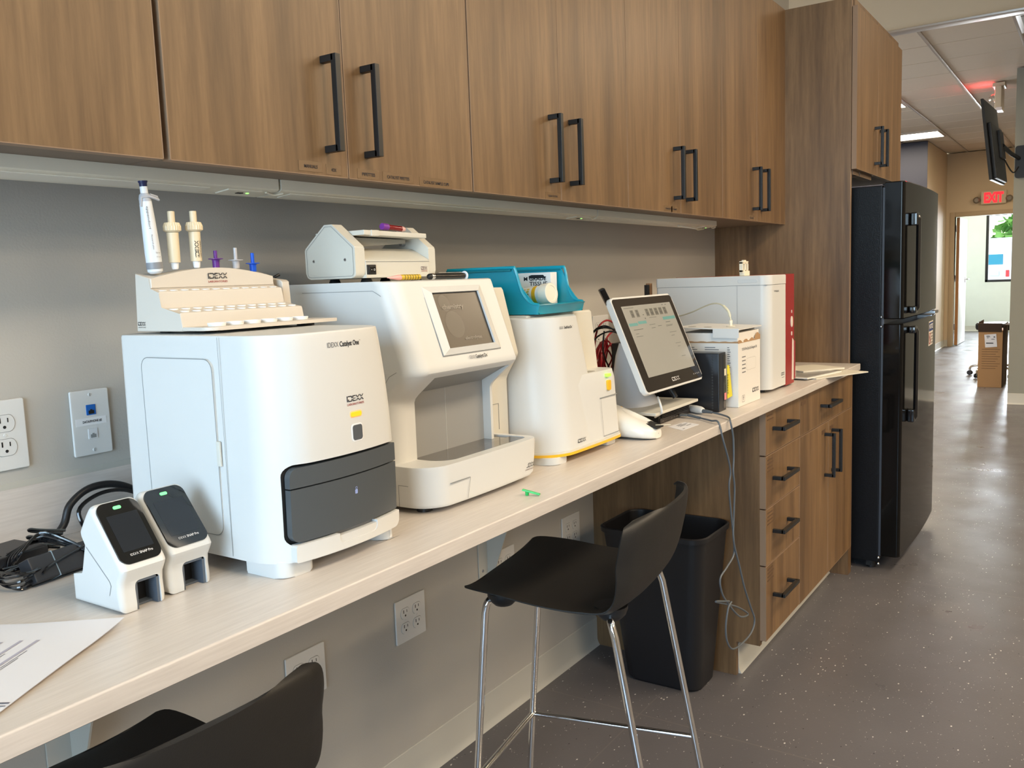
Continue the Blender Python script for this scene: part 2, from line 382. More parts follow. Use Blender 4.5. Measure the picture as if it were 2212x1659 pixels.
def floor_mat():
    m = bpy.data.materials.new('speckled_rubber_floor'); m.use_nodes = True; n = m.node_tree.nodes; L = m.node_tree.links
    b = n['Principled BSDF']; g = n.new('ShaderNodeNewGeometry')
    def math_(op, a, bb=None, v=None):
        q = n.new('ShaderNodeMath'); q.operation = op
        if isinstance(a, (int, float)): q.inputs[0].default_value = a
        else: L.new(a, q.inputs[0])
        if bb is not None:
            if isinstance(bb, (int, float)): q.inputs[1].default_value = bb
            else: L.new(bb, q.inputs[1])
        return q.outputs[0]
    nz = n.new('ShaderNodeTexNoise'); nz.inputs['Scale'].default_value = 1.6; nz.inputs['Detail'].default_value = 4; L.new(g.outputs['Position'], nz.inputs['Vector'])
    base = n.new('ShaderNodeValToRGB'); base.color_ramp.elements[0].color = (0.092, 0.088, 0.095, 1); base.color_ramp.elements[1].color = (0.132, 0.125, 0.130, 1)
    L.new(nz.outputs['Fac'], base.inputs[0])
    # white flecks: small irregular cells, only some of them kept
    col = base.outputs[0]
    for sc, thr, keep, c in ((52.0, 0.22, 0.74, (0.62, 0.60, 0.57, 1)), (95.0, 0.22, 0.76, (0.40, 0.38, 0.36, 1)), (60.0, 0.2, 0.88, (0.02, 0.02, 0.02, 1))):
        mp = n.new('ShaderNodeMapping'); mp.inputs['Rotation'].default_value = (0, 0, sc); mp.inputs['Scale'].default_value = (1, 1.7, 0.01)
        L.new(g.outputs['Position'], mp.inputs[0])
        v = n.new('ShaderNodeTexVoronoi'); v.inputs['Scale'].default_value = sc; L.new(mp.outputs[0], v.inputs['Vector'])
        sp = n.new('ShaderNodeSeparateColor'); L.new(v.outputs['Color'], sp.inputs[0])
        f = math_('MULTIPLY', math_('LESS_THAN', v.outputs['Distance'], math_('MULTIPLY', sp.outputs[1], thr)), math_('GREATER_THAN', sp.outputs[0], keep))
        mx = n.new('ShaderNodeMix'); mx.data_type = 'RGBA'; L.new(f, mx.inputs[0]); L.new(col, mx.inputs[6]); mx.inputs[7].default_value = c; col = mx.outputs[2]
    # sheet joints
    sx = n.new('ShaderNodeSeparateXYZ'); L.new(g.outputs['Position'], sx.inputs[0])
    def line(o, period, start, wd):
        q = math_('SUBTRACT', o, start); q = math_('PINGPONG', q, period/2); q2 = math_('LESS_THAN', q, wd); return q2
    j = line(sx.outputs[0], 1.565, 2.267, 0.0022)
    k = line(sx.outputs[1], 1.22, -0.354, 0.0018)
    jj = math_('MAXIMUM', j, k)
    mx = n.new('ShaderNodeMix'); mx.data_type = 'RGBA'; L.new(math_('MULTIPLY', jj, 0.55), mx.inputs[0]); L.new(col, mx.inputs[6]); mx.inputs[7].default_value = (0.17, 0.155, 0.145, 1)
    L.new(mx.outputs[2], b.inputs['Base Color'])
    n3 = n.new('ShaderNodeTexNoise'); n3.inputs['Scale'].default_value = 3; n3.inputs['Detail'].default_value = 6; L.new(g.outputs['Position'], n3.inputs['Vector'])
    rr = n.new('ShaderNodeMapRange'); rr.inputs[1].default_value = .3; rr.inputs[2].default_value = .7; rr.inputs[3].default_value = .26; rr.inputs[4].default_value = .48
    L.new(n3.outputs['Fac'], rr.inputs[0]); L.new(rr.outputs[0], b.inputs['Roughness'])
    n4 = n.new('ShaderNodeTexNoise'); n4.inputs['Scale'].default_value = 150; L.new(g.outputs['Position'], n4.inputs['Vector'])
    bp = n.new('ShaderNodeBump'); bp.inputs['Strength'].default_value = .25; bp.inputs['Distance'].default_value = .0008; L.new(n4.outputs['Fac'], bp.inputs['Height']); L.new(bp.outputs['Normal'], b.inputs['Normal'])
    return m
floor_m = floor_mat()

# ================================================================== the setting
XT = 3.852           # tall end panel, left face
FARX = 15.45
WE = 4.86            # end of the back wall behind the refrigerator
struct('floor', G().box(-2.6, 20.2, -6.0, 4.0, -0.06, 0.0), floor_m)
struct('wall_back', G().box(-2.5, WE+0.12, 0.0, 0.12, 0, 3.0), wall_m)
struct('wall_back_hall', G().box(WE, WE+0.12, 0.12, 4.0, 0, 3.0), wall2_m)
g = G()                                           # near-room left wall with the big window opening
g.box(-2.62, -2.5, -6.0, -2.95, 0, 3.0); g.box(-2.62, -2.5, -0.15, 0.12, 0, 3.0); g.box(-2.62, -2.5, -2.95, -0.15, 0, 0.5); g.box(-2.62, -2.5, -2.95, -0.15, 2.65, 3.0)
struct('wall_left', g, wall_m)
g = G(); g.box(-2.6, FARX+.12, -6.1, -6.0, 0, 3.0)
struct('wall_right', g, mat('right_wall_paint', (0.30, 0.27, 0.23), 0.7))
g = G()
for y0, y1, z0, z1 in ((-2.95, -0.15, .5, .56), (-2.95, -0.15, 2.59, 2.65), (-2.95, -2.89, .5, 2.65), (-0.21, -0.15, .5, 2.65), (-1.58, -1.52, .5, 2.65)):
    g.box(-2.60, -2.53, y0, y1, z0, z1, .004)
wf = struct('window_1', g, black_pl)
g = G(); g.box(WE+.12, 7.5, 4.0, 4.12, 0, 3.0); g.box(9.4, FARX+.12, 4.0, 4.12, 0, 3.0); g.box(7.5, 9.4, 4.0, 4.12, 0, .8); g.box(7.5, 9.4, 4.0, 4.12, 2.6, 3.0)
struct('wall_hall_end', g, wall2_m)
g = G()
for a in ((7.5, 9.4, .8, .85), (7.5, 9.4, 2.55, 2.6), (7.5, 7.55, .8, 2.6), (9.35, 9.4, .8, 2.6)): g.box(a[0], a[1], 4.04, 4.09, a[2], a[3], .003)
struct('added_hall_window', g, black_pl)  # unseen window, added to go with the hall fill light
struct('ceiling_near', G().box(-2.6, 7.08, -6.0, 4.0, 3.0, 3.08), gyp_m)
struct('trim_1', G().box(7.08, 7.20, -6.0, 4.0, 2.985, 3.07, .003), grid_m)
struct('ceiling_far', G().box(7.20, FARX+.1, -6.0, 4.0, 3.012, 3.08), tile_m)
g = G(); g2 = G()
for k in range(-9, 8):
    y = -0.272+0.61*k
    if -5.9 < y < 3.9: g.box(7.20, FARX, y-.0125, y+.0125, 3.0, 3.014, .002)
for k in range(0, 14):
    x = 7.21+.61*k
    g2.box(x-.006, x+.006, -5.95, 3.95, 3.0095, 3.0135)
struct('trim_2', g, grid_m); struct('trim_3', g2, tile_m)
# hall side wall block with the navy face, far wall with doorway
g = G(); g.box(13.6, FARX, 0.62, 4.0, 0, 3.0); struct('wall_hall_side', g, wall2_m)
g = G(); g.box(13.585, 13.5995, 0.618, 3.99, 0.0005, 2.999); struct('wall_navy', g, blue_m)
DY0, DY1, DH = -0.52, 0.515, 2.045
g = G(); g.box(FARX, FARX+.12, DY1, 0.62, 0, 3.0); g.box(FARX, FARX+.12, -6.0, DY0, 0, 3.0); g.box(FARX, FARX+.12, DY0, DY1, DH, 3.0)
struct('wall_far', g, wall2_m)
g = G(); g.box(FARX-.012, FARX+.13, DY1-.02, DY1+.05, 0, DH+.05, .004); g.box(FARX-.012, FARX+.13, DY0-.05, DY0+.02, 0, DH+.05, .004); g.box(FARX-.012, FARX+.13, DY0+.02, DY1-.02, DH-.02, DH+.05, .004)
frame_m = mat('door_frame', (0.50, 0.39, 0.26), 0.5)
dfr = struct('door_frame_1', g, frame_m)
# pier with the television, right
struct('wall_pier', G().box(9.21, 9.6, -6.0, -0.765, 0, 3.0), pier_m)
# far room
farw = mat('far_room_paint', (0.62, 0.66, 0.62), 0.7)
WX = 19.0
g = G(); g.box(WX, WX+.14, 0.41, 1.2, 0, 3.0); g.box(WX, WX+.14, -3.0, -1.1, 0, 3.0); g.box(WX, WX+.14, -1.1, 0.41, 0, .93); g.box(WX, WX+.14, -1.1, .41, 2.22, 3.0)
struct('wall_far_room', g, farw)
g = G(); g.box(FARX+.12, WX+.14, 1.2, 1.3, 0, 3.0); g.box(FARX+.12, WX+.14, -3.0, -2.9, 0, 3.0); struct('wall_far_room_side', g, farw)
struct('ceiling_far_room', G().box(FARX+.1, WX+.14, -3.0, 1.3, 3.0, 3.08), gyp_m)
g = G()
for a in ((-1.1, .41, .93, .975), (-1.1, .41, 2.175, 2.22), (.365, .41, .93, 2.22), (-1.1, -1.055, .93, 2.22)): g.box(WX+.02, WX+.09, a[0], a[1], a[2], a[3], .003)
w2 = struct('window_2', g, black_pl)
glass = mat('window_glass', (0.9, 0.95, 0.95), 0.02, trans=1.0, ior=1.02, var=0)
part(w2, 'window_pane', G().box(WX+.05, WX+.056, -1.055, .365, .975, 2.175), glass, smooth=0)
part(wf, 'window_pane', G().box(-2.57, -2.564, -2.89, -0.21, .56, 2.59), glass, smooth=0)
# cove bases
def cove(name, poly_axis, a, b, off, sgn):
    """coved vinyl base profile: 102 mm tall with a small toe"""
    P = [(0, 0), (0.014, 0), (0.010, .004), (0.006, .012), (0.0035, .02), (0.003, .100), (0.0015, .1016), (0, .1016)]
    P = [(off+sgn*u, v) for u, v in P]
    return G().prism(P, poly_axis, a, b)
struct('baseboard_back', cove('b', 'x', -2.5, 2.655, 0.0, -1), base_m)
struct('baseboard_hall', cove('b', 'x', 13.6, FARX, 0.62, -1), base_m)
struct('baseboard_far', cove('b', 'y', DY1+.05, .62, FARX, -1), base_m)
struct('baseboard_pier', cove('b', 'y', -6.0, -0.765, 9.21, -1), base_m)
struct('baseboard_far_room', cove('b', 'y', -2.9, 1.2, WX, -1), base_m)
# open door leaf of the far room, seen edge on
door_m = mat('white_door', (0.78, 0.80, 0.82), 0.45); oak = mat('door_edge_oak', (0.45, 0.22, 0.08), 0.5)
dr = struct('door_1', G().box(FARX+.14, FARX+1.02, DY1-.075, DY1-.03, 0.01, 2.02, .002), door_m)
part(dr, 'door_edge', G().box(FARX+.134, FARX+.1405, DY1-.075, DY1-.03, 0.01, 2.02), oak, 'oak coloured edge of the white door')
g = G(); g.box(FARX+.88, FARX+.93, DY1-.085, DY1-.074, .98, 1.12, .003); g.tube([(FARX+.905, DY1-.08, 1.04), (FARX+.905, DY1-.13, 1.04), (FARX+.80, DY1-.13, 1.04)], .009)
part(dr, 'door_handle', g, steel)
for z in (.25, 1.02, 1.80):
    part(dr, 'hinge', G().box(FARX+.125, FARX+.16, DY1-.035, DY1-.018, z, z+.10, .002), steel)

# ceiling lights and fixtures
lens_m = mat('lit_panel', (1, 1, 1), 0.5, emit=(1.0, 0.84, 0.62), estr=5.0, var=0)
lens_f = mat('lit_panel_far', (1, 1, 1), 0.5, emit=(1.0, 0.95, 0.80), estr=6.0, var=0)
def light_panel(x0, x1, y0, y1, label, m):
    t = thing('ceiling_light', label, 'light', ((x0+x1)/2, (y0+y1)/2, 3.0), group='ceiling light panels')
    g = G(); w_ = .014
    for a in ((x0, x1, y0, y0+w_), (x0, x1, y1-w_, y1), (x0, x0+w_, y0+w_, y1-w_), (x1-w_, x1, y0+w_, y1-w_)): g.box(*a, 2.984, 3.011, .002)
    part(t, 'frame', g, grid_m); part(t, 'diffuser', G().box(x0+w_, x1-w_, y0+w_, y1-w_, 2.99, 3.004), m, 'glowing white diffuser', smooth=0)
light_panel(12.60, 13.20, .345, 1.55, 'lit ceiling panel nearest the navy wall, lower of the two', lens_f)
light_panel(9.86, 10.46, .345, 1.55, 'lit ceiling panel half hidden by the cabinet over the refrigerator', lens_f)
for i, (px, py) in enumerate(PANELS_AND_FILL):
    if py > -3: 
        light_panel(px-.6, px+.6, py-.3, py+.3, ['ceiling light panel over the near end of the room', 'ceiling light panel over the middle of the room', 'ceiling light panel over the hallway entrance'][i], lens_m)
# air vent at the top right edge
t = thing('ceiling_vent', 'square metal air vent in the ceiling grid at the top right edge', 'vent', (7.52, -1.2, 3.0))
part(t, 'frame', G().prism(rrect(7.23, 7.81, -1.47, -.895, .004), 'z', 2.988, 3.012), grid_m)
for k, (a, z) in enumerate(((.03, 2.984), (.10, 2.978), (.17, 2.972))):
    g = G(); x0, x1, y0, y1 = 7.23+a, 7.81-a, -1.47+a, -.895-a
    for q in ((x0, x1, y0, y0+.02), (x0, x1, y1-.02, y1), (x0, x0+.02, y0+.02, y1-.02), (x1-.02, x1, y0+.02, y1-.02)): g.box(*q, z, z+.006, .002)
    part(t, 'vane', g, mat('vent_grey', (0.30, 0.28, 0.25), 0.5))

# ================================================================== casework
def pull(parent, p0, p1, out, name='handle'):
    """square bar pull between p0 and p1 (on the door face) standing off by `out`"""
    p0, p1, out = Vector(p0), Vector(p1), Vector(out); s = .006; g = G()
    a, b = p0+out, p1+out
    lo = [min(a[i], b[i])-s for i in range(3)]; hi = [max(a[i], b[i])+s for i in range(3)]
    g.box(lo[0], hi[0], lo[1], hi[1], lo[2], hi[2], .001)
    for q in (p0, p1):
        e = q+out; l2 = [min(q[i], e[i])-(s if abs(out[i]) < 1e-6 else 0) for i in range(3)]; h2 = [max(q[i], e[i])+(s if abs(out[i]) < 1e-6 else 0) for i in range(3)]
        g.box(l2[0], h2[0], l2[1], h2[1], l2[2], h2[2], .001)
    return part(parent, name, g, black_h)
def door(parent, x0, x1, yf, z0, z1, name='door', th=.019):
    d = part(parent, name, G().box(x0, x1, yf, yf+th, z0, z1), walnut, smooth=0)
    g = G(); e = .0009
    for a in ((x0, x0+e, yf+e, yf+th, z0, z1), (x1-e, x1, yf+e, yf+th, z0, z1)): g.box(a[0]-.0004, a[1]+.0004, a[2]-.0012, a[3], a[4], a[5])
    g.box(x0, x1, yf-.0003, yf+th, z0-.0004, z0+e); g.box(x0, x1, yf-.0003, yf+th, z1-e, z1+.0004)
    part(d, 'edge_banding', g, edge_m, smooth=0)
    return d
UY, UZ0, UZ1, UX = -0.316, 1.501, 2.387, 1.197
J = [UX+.381*k for k in range(-4, 8)]
cabs = [(J[1], J[3], 'wall cabinet at the far left end, no handle in view'),
        (J[3], J[5], 'two door wall cabinet over the pipette stand, with five label stickers'),
        (J[5], J[7], 'two door wall cabinet above the teal basket'), (J[7], J[9], 'two door wall cabinet above the tilted touch screen'), (J[9], J[11], 'wall cabinet in the corner against the tall end panel')]
door_of = {}
for (x0, x1, lab) in cabs:
    t = thing('wall_cabinet', 'walnut laminate '+lab, 'cabinet', ((x0+x1)/2, -.15, UZ0), group='wall cabinets over the counter')
    part(t, 'carcass', G().box(x0+.001, x1-.001, UY+.021, 0.0, UZ0+.002, UZ1), cabin_m, smooth=0)
    n = max(1, round((x1-x0)/.381))
    for k in range(n):
        a, b = x0+.381*k, x0+.381*(k+1)
        wide = .010 if abs(a-J[3]) < .01 else .0045 if abs(a-J[5]) < .01 else .0015
        d = door(t, a+wide, b-.0015, UY, UZ0, UZ1); door_of[round(a, 2)] = d
        hx = b-.05 if (n == 2 and k == 0) else a+.05
        pull(d, (hx, UY, 1.547), (hx, UY, 1.700), (0, -.032, 0))
# stickers on the doors
lab_m = mat('clear_label', (0.185, 0.115, 0.060), 0.25)
def sticker(dkey, s, x0, x1, z, h=.006):
    d = door_of[dkey]; c = (x0+x1)/2
    p = part(d, 'sticker', G().box(x0-.012, x1+.012, UY-.0006, UY-.0002, z-.006, z+h+.006), lab_m, 'clear label tape', smooth=0)
    g = G(); put_text(g, s, (x0, UY-.0006, z), XR, ZU, h=h, width=x1-x0, bold=1); ink(p, 'lettering', g, ink_m)
k3, k4, k5, k7, k9 = [round(J[i], 2) for i in (3, 4, 5, 7, 9)]
sticker(k3, 'MANUALS', 1.089, 1.120, 1.512); sticker(k3, '4DX', 1.153, 1.166, 1.510)
sticker(k4, 'PIPETTES', 1.232, 1.267, 1.509); sticker(k4, 'CATALYST PIPETTES', 1.301, 1.366, 1.509); sticker(k4, 'CATALYST SAMPLE CUPS', 1.410, 1.493, 1.507)
sticker(k5, 'CLEAN FILTERS', 1.893, 1.938, 1.508, .005); sticker(k7, 'PAPERS', 2.60, 2.64, 1.509, .005); sticker(k7+0, 'FORMS', 2.655, 2.685, 1.509, .005); sticker(k9, 'BLOOD', 3.395, 3.435, 1.509, .006)
# under-cabinet light bars
lum_m = mat('light_bar_white', (0.66, 0.64, 0.55), 0.4)
for x0, x1, lab in ((-.9, 1.118, 'long cream under cabinet light bar, left end of the run'), (1.124, 2.33, 'cream under cabinet light bar above the white tube rocker'), (2.336, 3.30, 'cream under cabinet light bar ending near the tall panel')):
    t = thing('light_bar', lab, 'light', ((x0+x1)/2, -.2, 1.475), group='light bars under the wall cabinets')
    P = [(-.218, 1.4903), (-.218, 1.4720), (-.212, 1.4685), (-.165, 1.4640), (-.150, 1.4640), (-.150, 1.4903)]
    part(t, 'housing', G().prism([(u, v+.0125) for u, v in P], 'x', x0, x1), lum_m)
    part(t, 'diffuser', G().box(x0+.03, x1-.14, -.207, -.170, 1.4775, 1.4800, .001, rot=Matrix.Rotation(-.096, 3, 'X')), mat('light_bar_lens', (.70, .69, .62), .3))
    g = G(); g.box(x1-.105, x1-.03, -.209, -.172, 1.4768, 1.4815, .0015, rot=Matrix.Rotation(-.096, 3, 'X')); part(t, 'switch_plate', g, lum_m)
    part(t, 'switch', G().box(x1-.075, x1-.062, -.196, -.187, 1.4755, 1.4790, .001), black_pl)
    part(t, 'indicator', G().box(x1-.055, x1-.050, -.196, -.191, 1.4756, 1.4790, .001), mat('green_led', (0.2, .8, .1), .3, emit=(.35, 1, .2), estr=.8), 'small green light')
    g = G(); g.tube([(x1-.02, -.205, 1.480), (x1+.003, -.200, 1.4765), (x1+.02, -.205, 1.480)], .0022, smooth=4); part(t, 'cable_link', g, lum_m)
single('loose_cable', G().tube([(2.97, -.20, 1.4755), (3.08, -.22, 1.468), (3.18, -.19, 1.4685), (3.26, -.18, 1.4745)], .003, smooth=5), lum_m, 'thin cream cable sagging under the end of the light bars', 'cable')

# tall end panel beside the refrigerator
t = thing('tall_panel', 'tall walnut laminate end panel between counter and refrigerator', 'panel', (XT+.01, -.28, 0))
part(t, 'panel', G().box(XT, XT+.019, -.583, 0.0, 0, UZ1), walnut, smooth=0)
part(t, 'edge_banding', G().box(XT-.0005, XT+.0195, -.5845, -.583, 0, UZ1), edge_m, smooth=0)
# cabinet over the refrigerator
t = thing('wall_cabinet', 'deep two door walnut cabinet over the black refrigerator', 'cabinet', (4.33, -.3, 1.70))
part(t, 'carcass', G().box(XT+.020, 4.79, -.583, 0.0, 1.715, UZ1), cabin_m, smooth=0)
for a, b, hx in ((XT+.004, 4.252, 4.20), (4.256, 4.795, 4.31)):
    d = door(t, a, b, -.606, 1.708, 2.352); pull(d, (hx, -.606, 1.757), (hx, -.606, 1.909), (0, -.032, 0))
part(t, 'filler_strip', G().box(XT+.02, 4.79, -.590, -.583, 2.352, UZ1), walnut, smooth=0)
g = G()
for i, x in enumerate((3.89, 4.02, 4.13)): g.box(x, x+.11, -.5845, -.55, 1.690, 1.7145)
part(t, 'light_rail', g, edge_m, smooth=0)

# base cabinet run
BX0, BX1, BY = 2.655, 3.795, -.612
CZ0, CZ1, CY = .879, .9056, -.631
t = thing('base_cabinet', 'walnut laminate base cabinet with a stack of four drawers', 'cabinet', ((BX0+3.03)/2, -.3, 0), group='base cabinets by the refrigerator')
P = [(-.593, .115), (-.593, CZ0), (0, CZ0), (0, 0), (-.515, 0), (-.515, .115)]
part(t, 'side_panel', G().prism(P, 'x', BX0, BX0+.019), walnut, smooth=0)
part(t, 'carcass', G().box(BX0+.0195, 3.027, -.588, -.002, .115, CZ0), cabin_m, smooth=0)
mz = [.131, .379, .563, .733, CZ0-.006]
slot = mat('paper_strip', (0.20, 0.125, 0.07), .5)
for i in range(4):
    d = door(t, BX0+.003, 3.0265, BY, mz[i]+.0025, mz[i+1]-.0025, 'drawer')
    zc = {0: .267, 1: .478, 2: .651, 3: .811}[i]
    pull(d, (2.732, BY, zc), (2.886, BY, zc), (0, -.034, 0))
    g = G()
    for k in range(4 if i < 3 else 2): g.box(BX0+.02, BX0+.07+.01*(k % 2), BY-.0009, BY-.0004, mz[i+1]-.018-.012*k, mz[i+1]-.014-.012*k)
    part(d, 'sticker', g, mat('faded_label', (0.11, 0.06, 0.03), .4), 'faded dark label strips', smooth=0)
t = thing('base_cabinet', 'walnut laminate base cabinet with one wide drawer over two doors', 'cabinet', (3.41, -.3, 0), group='base cabinets by the refrigerator')
part(t, 'carcass', G().box(3.029, BX1+.002, -.588, -.002, .115, CZ0), cabin_m, smooth=0)
d = door(t, 3.0295, BX1, BY, .7335, CZ0-.0085, 'drawer'); pull(d, (3.30, BY, .803), (3.462, BY, .803), (0, -.034, 0))
part(d, 'sticker', G().box(3.045, 3.10, BY-.0009, BY-.0004, .838, .852), mat('faded_label', (0.11, 0.06, 0.03), .4), smooth=0)
for a, b, hx in ((3.0295, 3.4105, 3.36), (3.4145, BX1, 3.465)):
    d = door(t, a, b, BY, .131, .7285); pull(d, (hx, BY, .530), (hx, BY, .686), (0, -.034, 0))
    part(d, 'sticker', G().box(a+.29 if hx < 3.4 else a+.02, a+.335 if hx < 3.4 else a+.065, BY-.0009, BY-.0004, .69, .706), mat('faded_label', (0.11, 0.06, 0.03), .4), smooth=0)
struct('baseboard_cabinet', cove('b', 'x', BX0+.019, BX1+.03, -.513, -1), base_m)
g = G(); g.box(BX1+.003, XT-.001, -.60, -.0, 0, CZ0); single('filler_panel', g, walnut, 'narrow walnut filler panel between base cabinet and refrigerator', 'panel', loc=(3.82, -.3, 0), smooth=0)

# worktop with backsplash
t = thing('worktop', 'long pale laminate counter with a rolled front edge', 'counter', (1, -.3, CZ1))
part(t, 'counter_top', G().prism([(-.001, CZ1), (CY+.003, CZ1), (CY+.0008, CZ1-.0008), (CY, CZ1-.003), (CY, CZ0+.001), (CY+.001, CZ0), (-.001, CZ0)][::-1], 'x', -2.49, XT-.001), counter_m, smooth=60)
part(t, 'backsplash', G().box(-2.49, XT-.001, -.019, -.001, CZ1, 1.003, .0008), counter_m)
part(t, 'caulk_line', G().prism([(-.019, 1.003), (-.0002, 1.003), (-.0002, 1.010)], 'x', -2.49, XT-.001), base_m, smooth=0)
# steel L brackets under the counter
def bracket(x, lab):
    t = thing('bracket', lab, 'bracket', (x, 0, CZ0), group='brackets under the counter')
    part(t, 'wall_flange', G().box(x, x+.046, -.004, -.0003, .42, CZ0-.001, .001), base_m)
    part(t, 'web', G().prism([(-.004, .421), (-.010, .421), (-.175, CZ0-.020), (-.30, CZ0-.012), (-.30, CZ0-.001), (-.004, CZ0-.001)], 'x', x+.042, x+.046), base_m, smooth=0)
    part(t, 'top_flange', G().box(x, x+.046, -.30, -.004, CZ0-.005, CZ0-.001), base_m, smooth=0)
    for (dx, z) in ((.018, .475), (.028, .445)): part(t, 'screw', G().lathe([(.0045, 0), (.003, .002)], (x+dx, -.004, z), (0, -1, 0), 10), steel)
bracket(1.963, 'pale steel counter bracket on the wall behind the stool seat')
bracket(0.715, 'pale steel counter bracket at the bottom left, behind the near stool')
# ================================================================== wall plates
def outlet(cx, cz, gangs, label, group, data=False):
    w_ = .070+.046*(gangs-1); t = thing('wall_outlet' if not data else 'data_outlet', label, 'outlet', (cx, -.001, cz), group=group)
    g = G(); g.prism(rrect(cx-w_/2, cx+w_/2, cz-.0572, cz+.0572, .003, 3), 'y', -.0065, -.0006, .0022, 2); part(t, 'plate', g, plate_m)
    for k in range(gangs):
        x = cx+.046*(k-(gangs-1)/2)
        if not data:
            for dz in (.0195, -.0195):
                r = .017; P = []
                for a in range(24):
                    q = 2*PI*a/24; P.append((x+r*math.cos(q), cz+dz+max(-.0135, min(.0135, r*math.sin(q)))))
                f = part(t, 'socket', G().prism(P, 'y', -.0078, -.006, .0004, 1), plate_m)
                g = G(); g.prism([(x+(u-x)*1.05, cz+dz+(v-cz-dz)*1.05) for u, v in P], 'y', -.00665, -.0062); part(f, 'socket_seam', g, line_m, smooth=0)
                g = G(); g.box(x-.0075, x-.0052, -.0081, -.0076, cz+dz+.001, cz+dz+.0095); g.box(x+.0050, x+.0068, -.0081, -.0076, cz+dz+.0015, cz+dz+.0085)
                g.lathe([(.0026, 0), (.0026, .0004)], (x, -.0077, cz+dz-.006), (0, -1, 0), 12); part(f, 'slots', g, dark_gap, 'dark slots', smooth=0)
            part(t, 'screw', G().lathe([(.0028, 0), (.0022, .001)], (x, -.0065, cz), (0, -1, 0), 12), plate_m)
    if data:
        for dz, m_ in ((.022, mat('blue_jack', (0.01, 0.12, 0.45), .35)), (-.020, mat('clear_jack', (.68, .69, .70), .2))):
            f = part(t, 'jack', G().box(cx-.0085, cx+.0085, -.0078, -.0055, cz+dz-.009, cz+dz+.009, .0006), m_)
            g = G(); g.prism([(cx-.005, cz+dz-.007), (cx+.005, cz+dz-.007), (cx+.005, cz+dz-.001), (cx+.002, cz+dz-.001), (cx+.002, cz+dz+.001), (cx-.002, cz+dz+.001), (cx-.002, cz+dz-.001), (cx-.005, cz+dz-.001)], 'y', -.0082, -.0077); part(f, 'port_opening', g, dark_gap if dz > 0 else line_m, smooth=0)
        for dz in (.0485, -.0485): 
            f = part(t, 'screw', G().lathe([(.0032, 0), (.0026, .0009)], (cx, -.0065, cz+dz), (0, -1, 0), 14), plate_m)
            part(f, 'screw_slot', G().box(cx-.0006, cx+.0006, -.0077, -.0073, cz+dz-.0026, cz+dz+.0026), line_m, smooth=0)
        f = part(t, 'label_strip', G().box(cx-.029, cx+.027, -.0069, -.0064, cz-.0045, cz+.0085), mat('label_white', (.8, .8, .8), .4), smooth=0)
        g = G(); put_text(g, 'DATA/PHONE #2', (cx-.017, -.0069, cz), XR, ZU, h=.0042, width=.035, bold=1); ink(f, 'lettering', g, ink_m)
    return t
outlet(.678, 1.0885, 2, 'white double wall outlet cut by the left edge, above the backsplash', 'wall outlets')
outlet(.848, 1.0875, 1, 'white data and phone wall plate with one blue jack', None, data=True)
outlet(1.295, .442, 2, 'white four socket wall outlet half hidden behind the near stool back', 'wall outlets')
outlet(1.6568, .4495, 2, 'white four socket wall outlet between the two stools, fully in view', 'wall outlets')
outlet(2.085, .4545, 2, 'white four socket wall outlet beside the steel bracket', 'wall outlets')
outlet(2.488, .4595, 2, 'white four socket wall outlet nearest the waste bin', 'wall outlets')
outlet(2.735, 1.115, 2, 'cream wall outlet behind the red cable coil', 'wall outlets')

# ================================================================== large chemistry analyser with pipette stand (left)
Z0 = CZ1
amber = mat('amber_led', (1.0, 0.45, 0.02), .35, emit=(1.0, .35, .01), estr=.45, var=0)
green_l = mat('green_led_bright', (.2, 1, .3), .3, emit=(.12, .9, .2), estr=.6, var=0)
yel = mat('yellow_plastic', (0.80, 0.46, 0.02), .4)
AX0, AX1, AY0, AY1, AZ0, AZ1 = .782, 1.030, -.548, -.205, Z0+.022, 1.2455
t = thing('lab_analyzer', 'white boxy lab analyzer with a dark grey front drawer and amber light', 'lab analyzer', (.905, -.38, Z0))
def a_sec(z):
    k = max(0.0, (z-AZ0)/(AZ1-AZ0)); br = .0035+.010*math.sin(PI*k*.9)      # slight belly of the front
    return dict(x0=AX0+.004*k, x1=AX1+.004-.016*k**2.2, y0=AY0+.006*k*k-.5*br+.004, y1=AY1, bow=.016)
rings = []
N = 16
for i in range(N+1):
    z = AZ0+(AZ1-AZ0)*i/N; s_ = a_sec(z); ins = 0
    rings.append(plan_ring(z if i < N else AZ1-.004, s_['x0'], s_['x1'], s_['y0'], s_['y1'], .055, .030, .014, s_['bow']))
s_ = a_sec(AZ1)
for dz, ins in ((-.0012, .0012), (0, .004)):
    rings.append(plan_ring(AZ1+dz, s_['x0']+ins, s_['x1']-ins, s_['y0']+ins, s_['y1']-ins, .053, .028, .013, s_['bow']))
body = part(t, 'housing', G().loft(rings), white_p)
g = G()                                            # front opening for the drawer
g.prism(rrect(.800, 1.10, .950, 1.066, [.016, .002, .002, .016], 6), 'y', -.62, AY0+.024)
g.bm.transform(wmat(t).inverted()); cut(body, g)
def a_warp(p):                                     # wrap a point that lies on y = AY0 onto the bowed front
    s_ = a_sec(p.z); tt = (2*p.x-(s_['x0']+s_['x1']))/(s_['x1']-s_['x0']); return Vector((p.x, p.y-AY0+s_['y0']-s_['bow']*(1-tt*tt)*1.0, p.z))
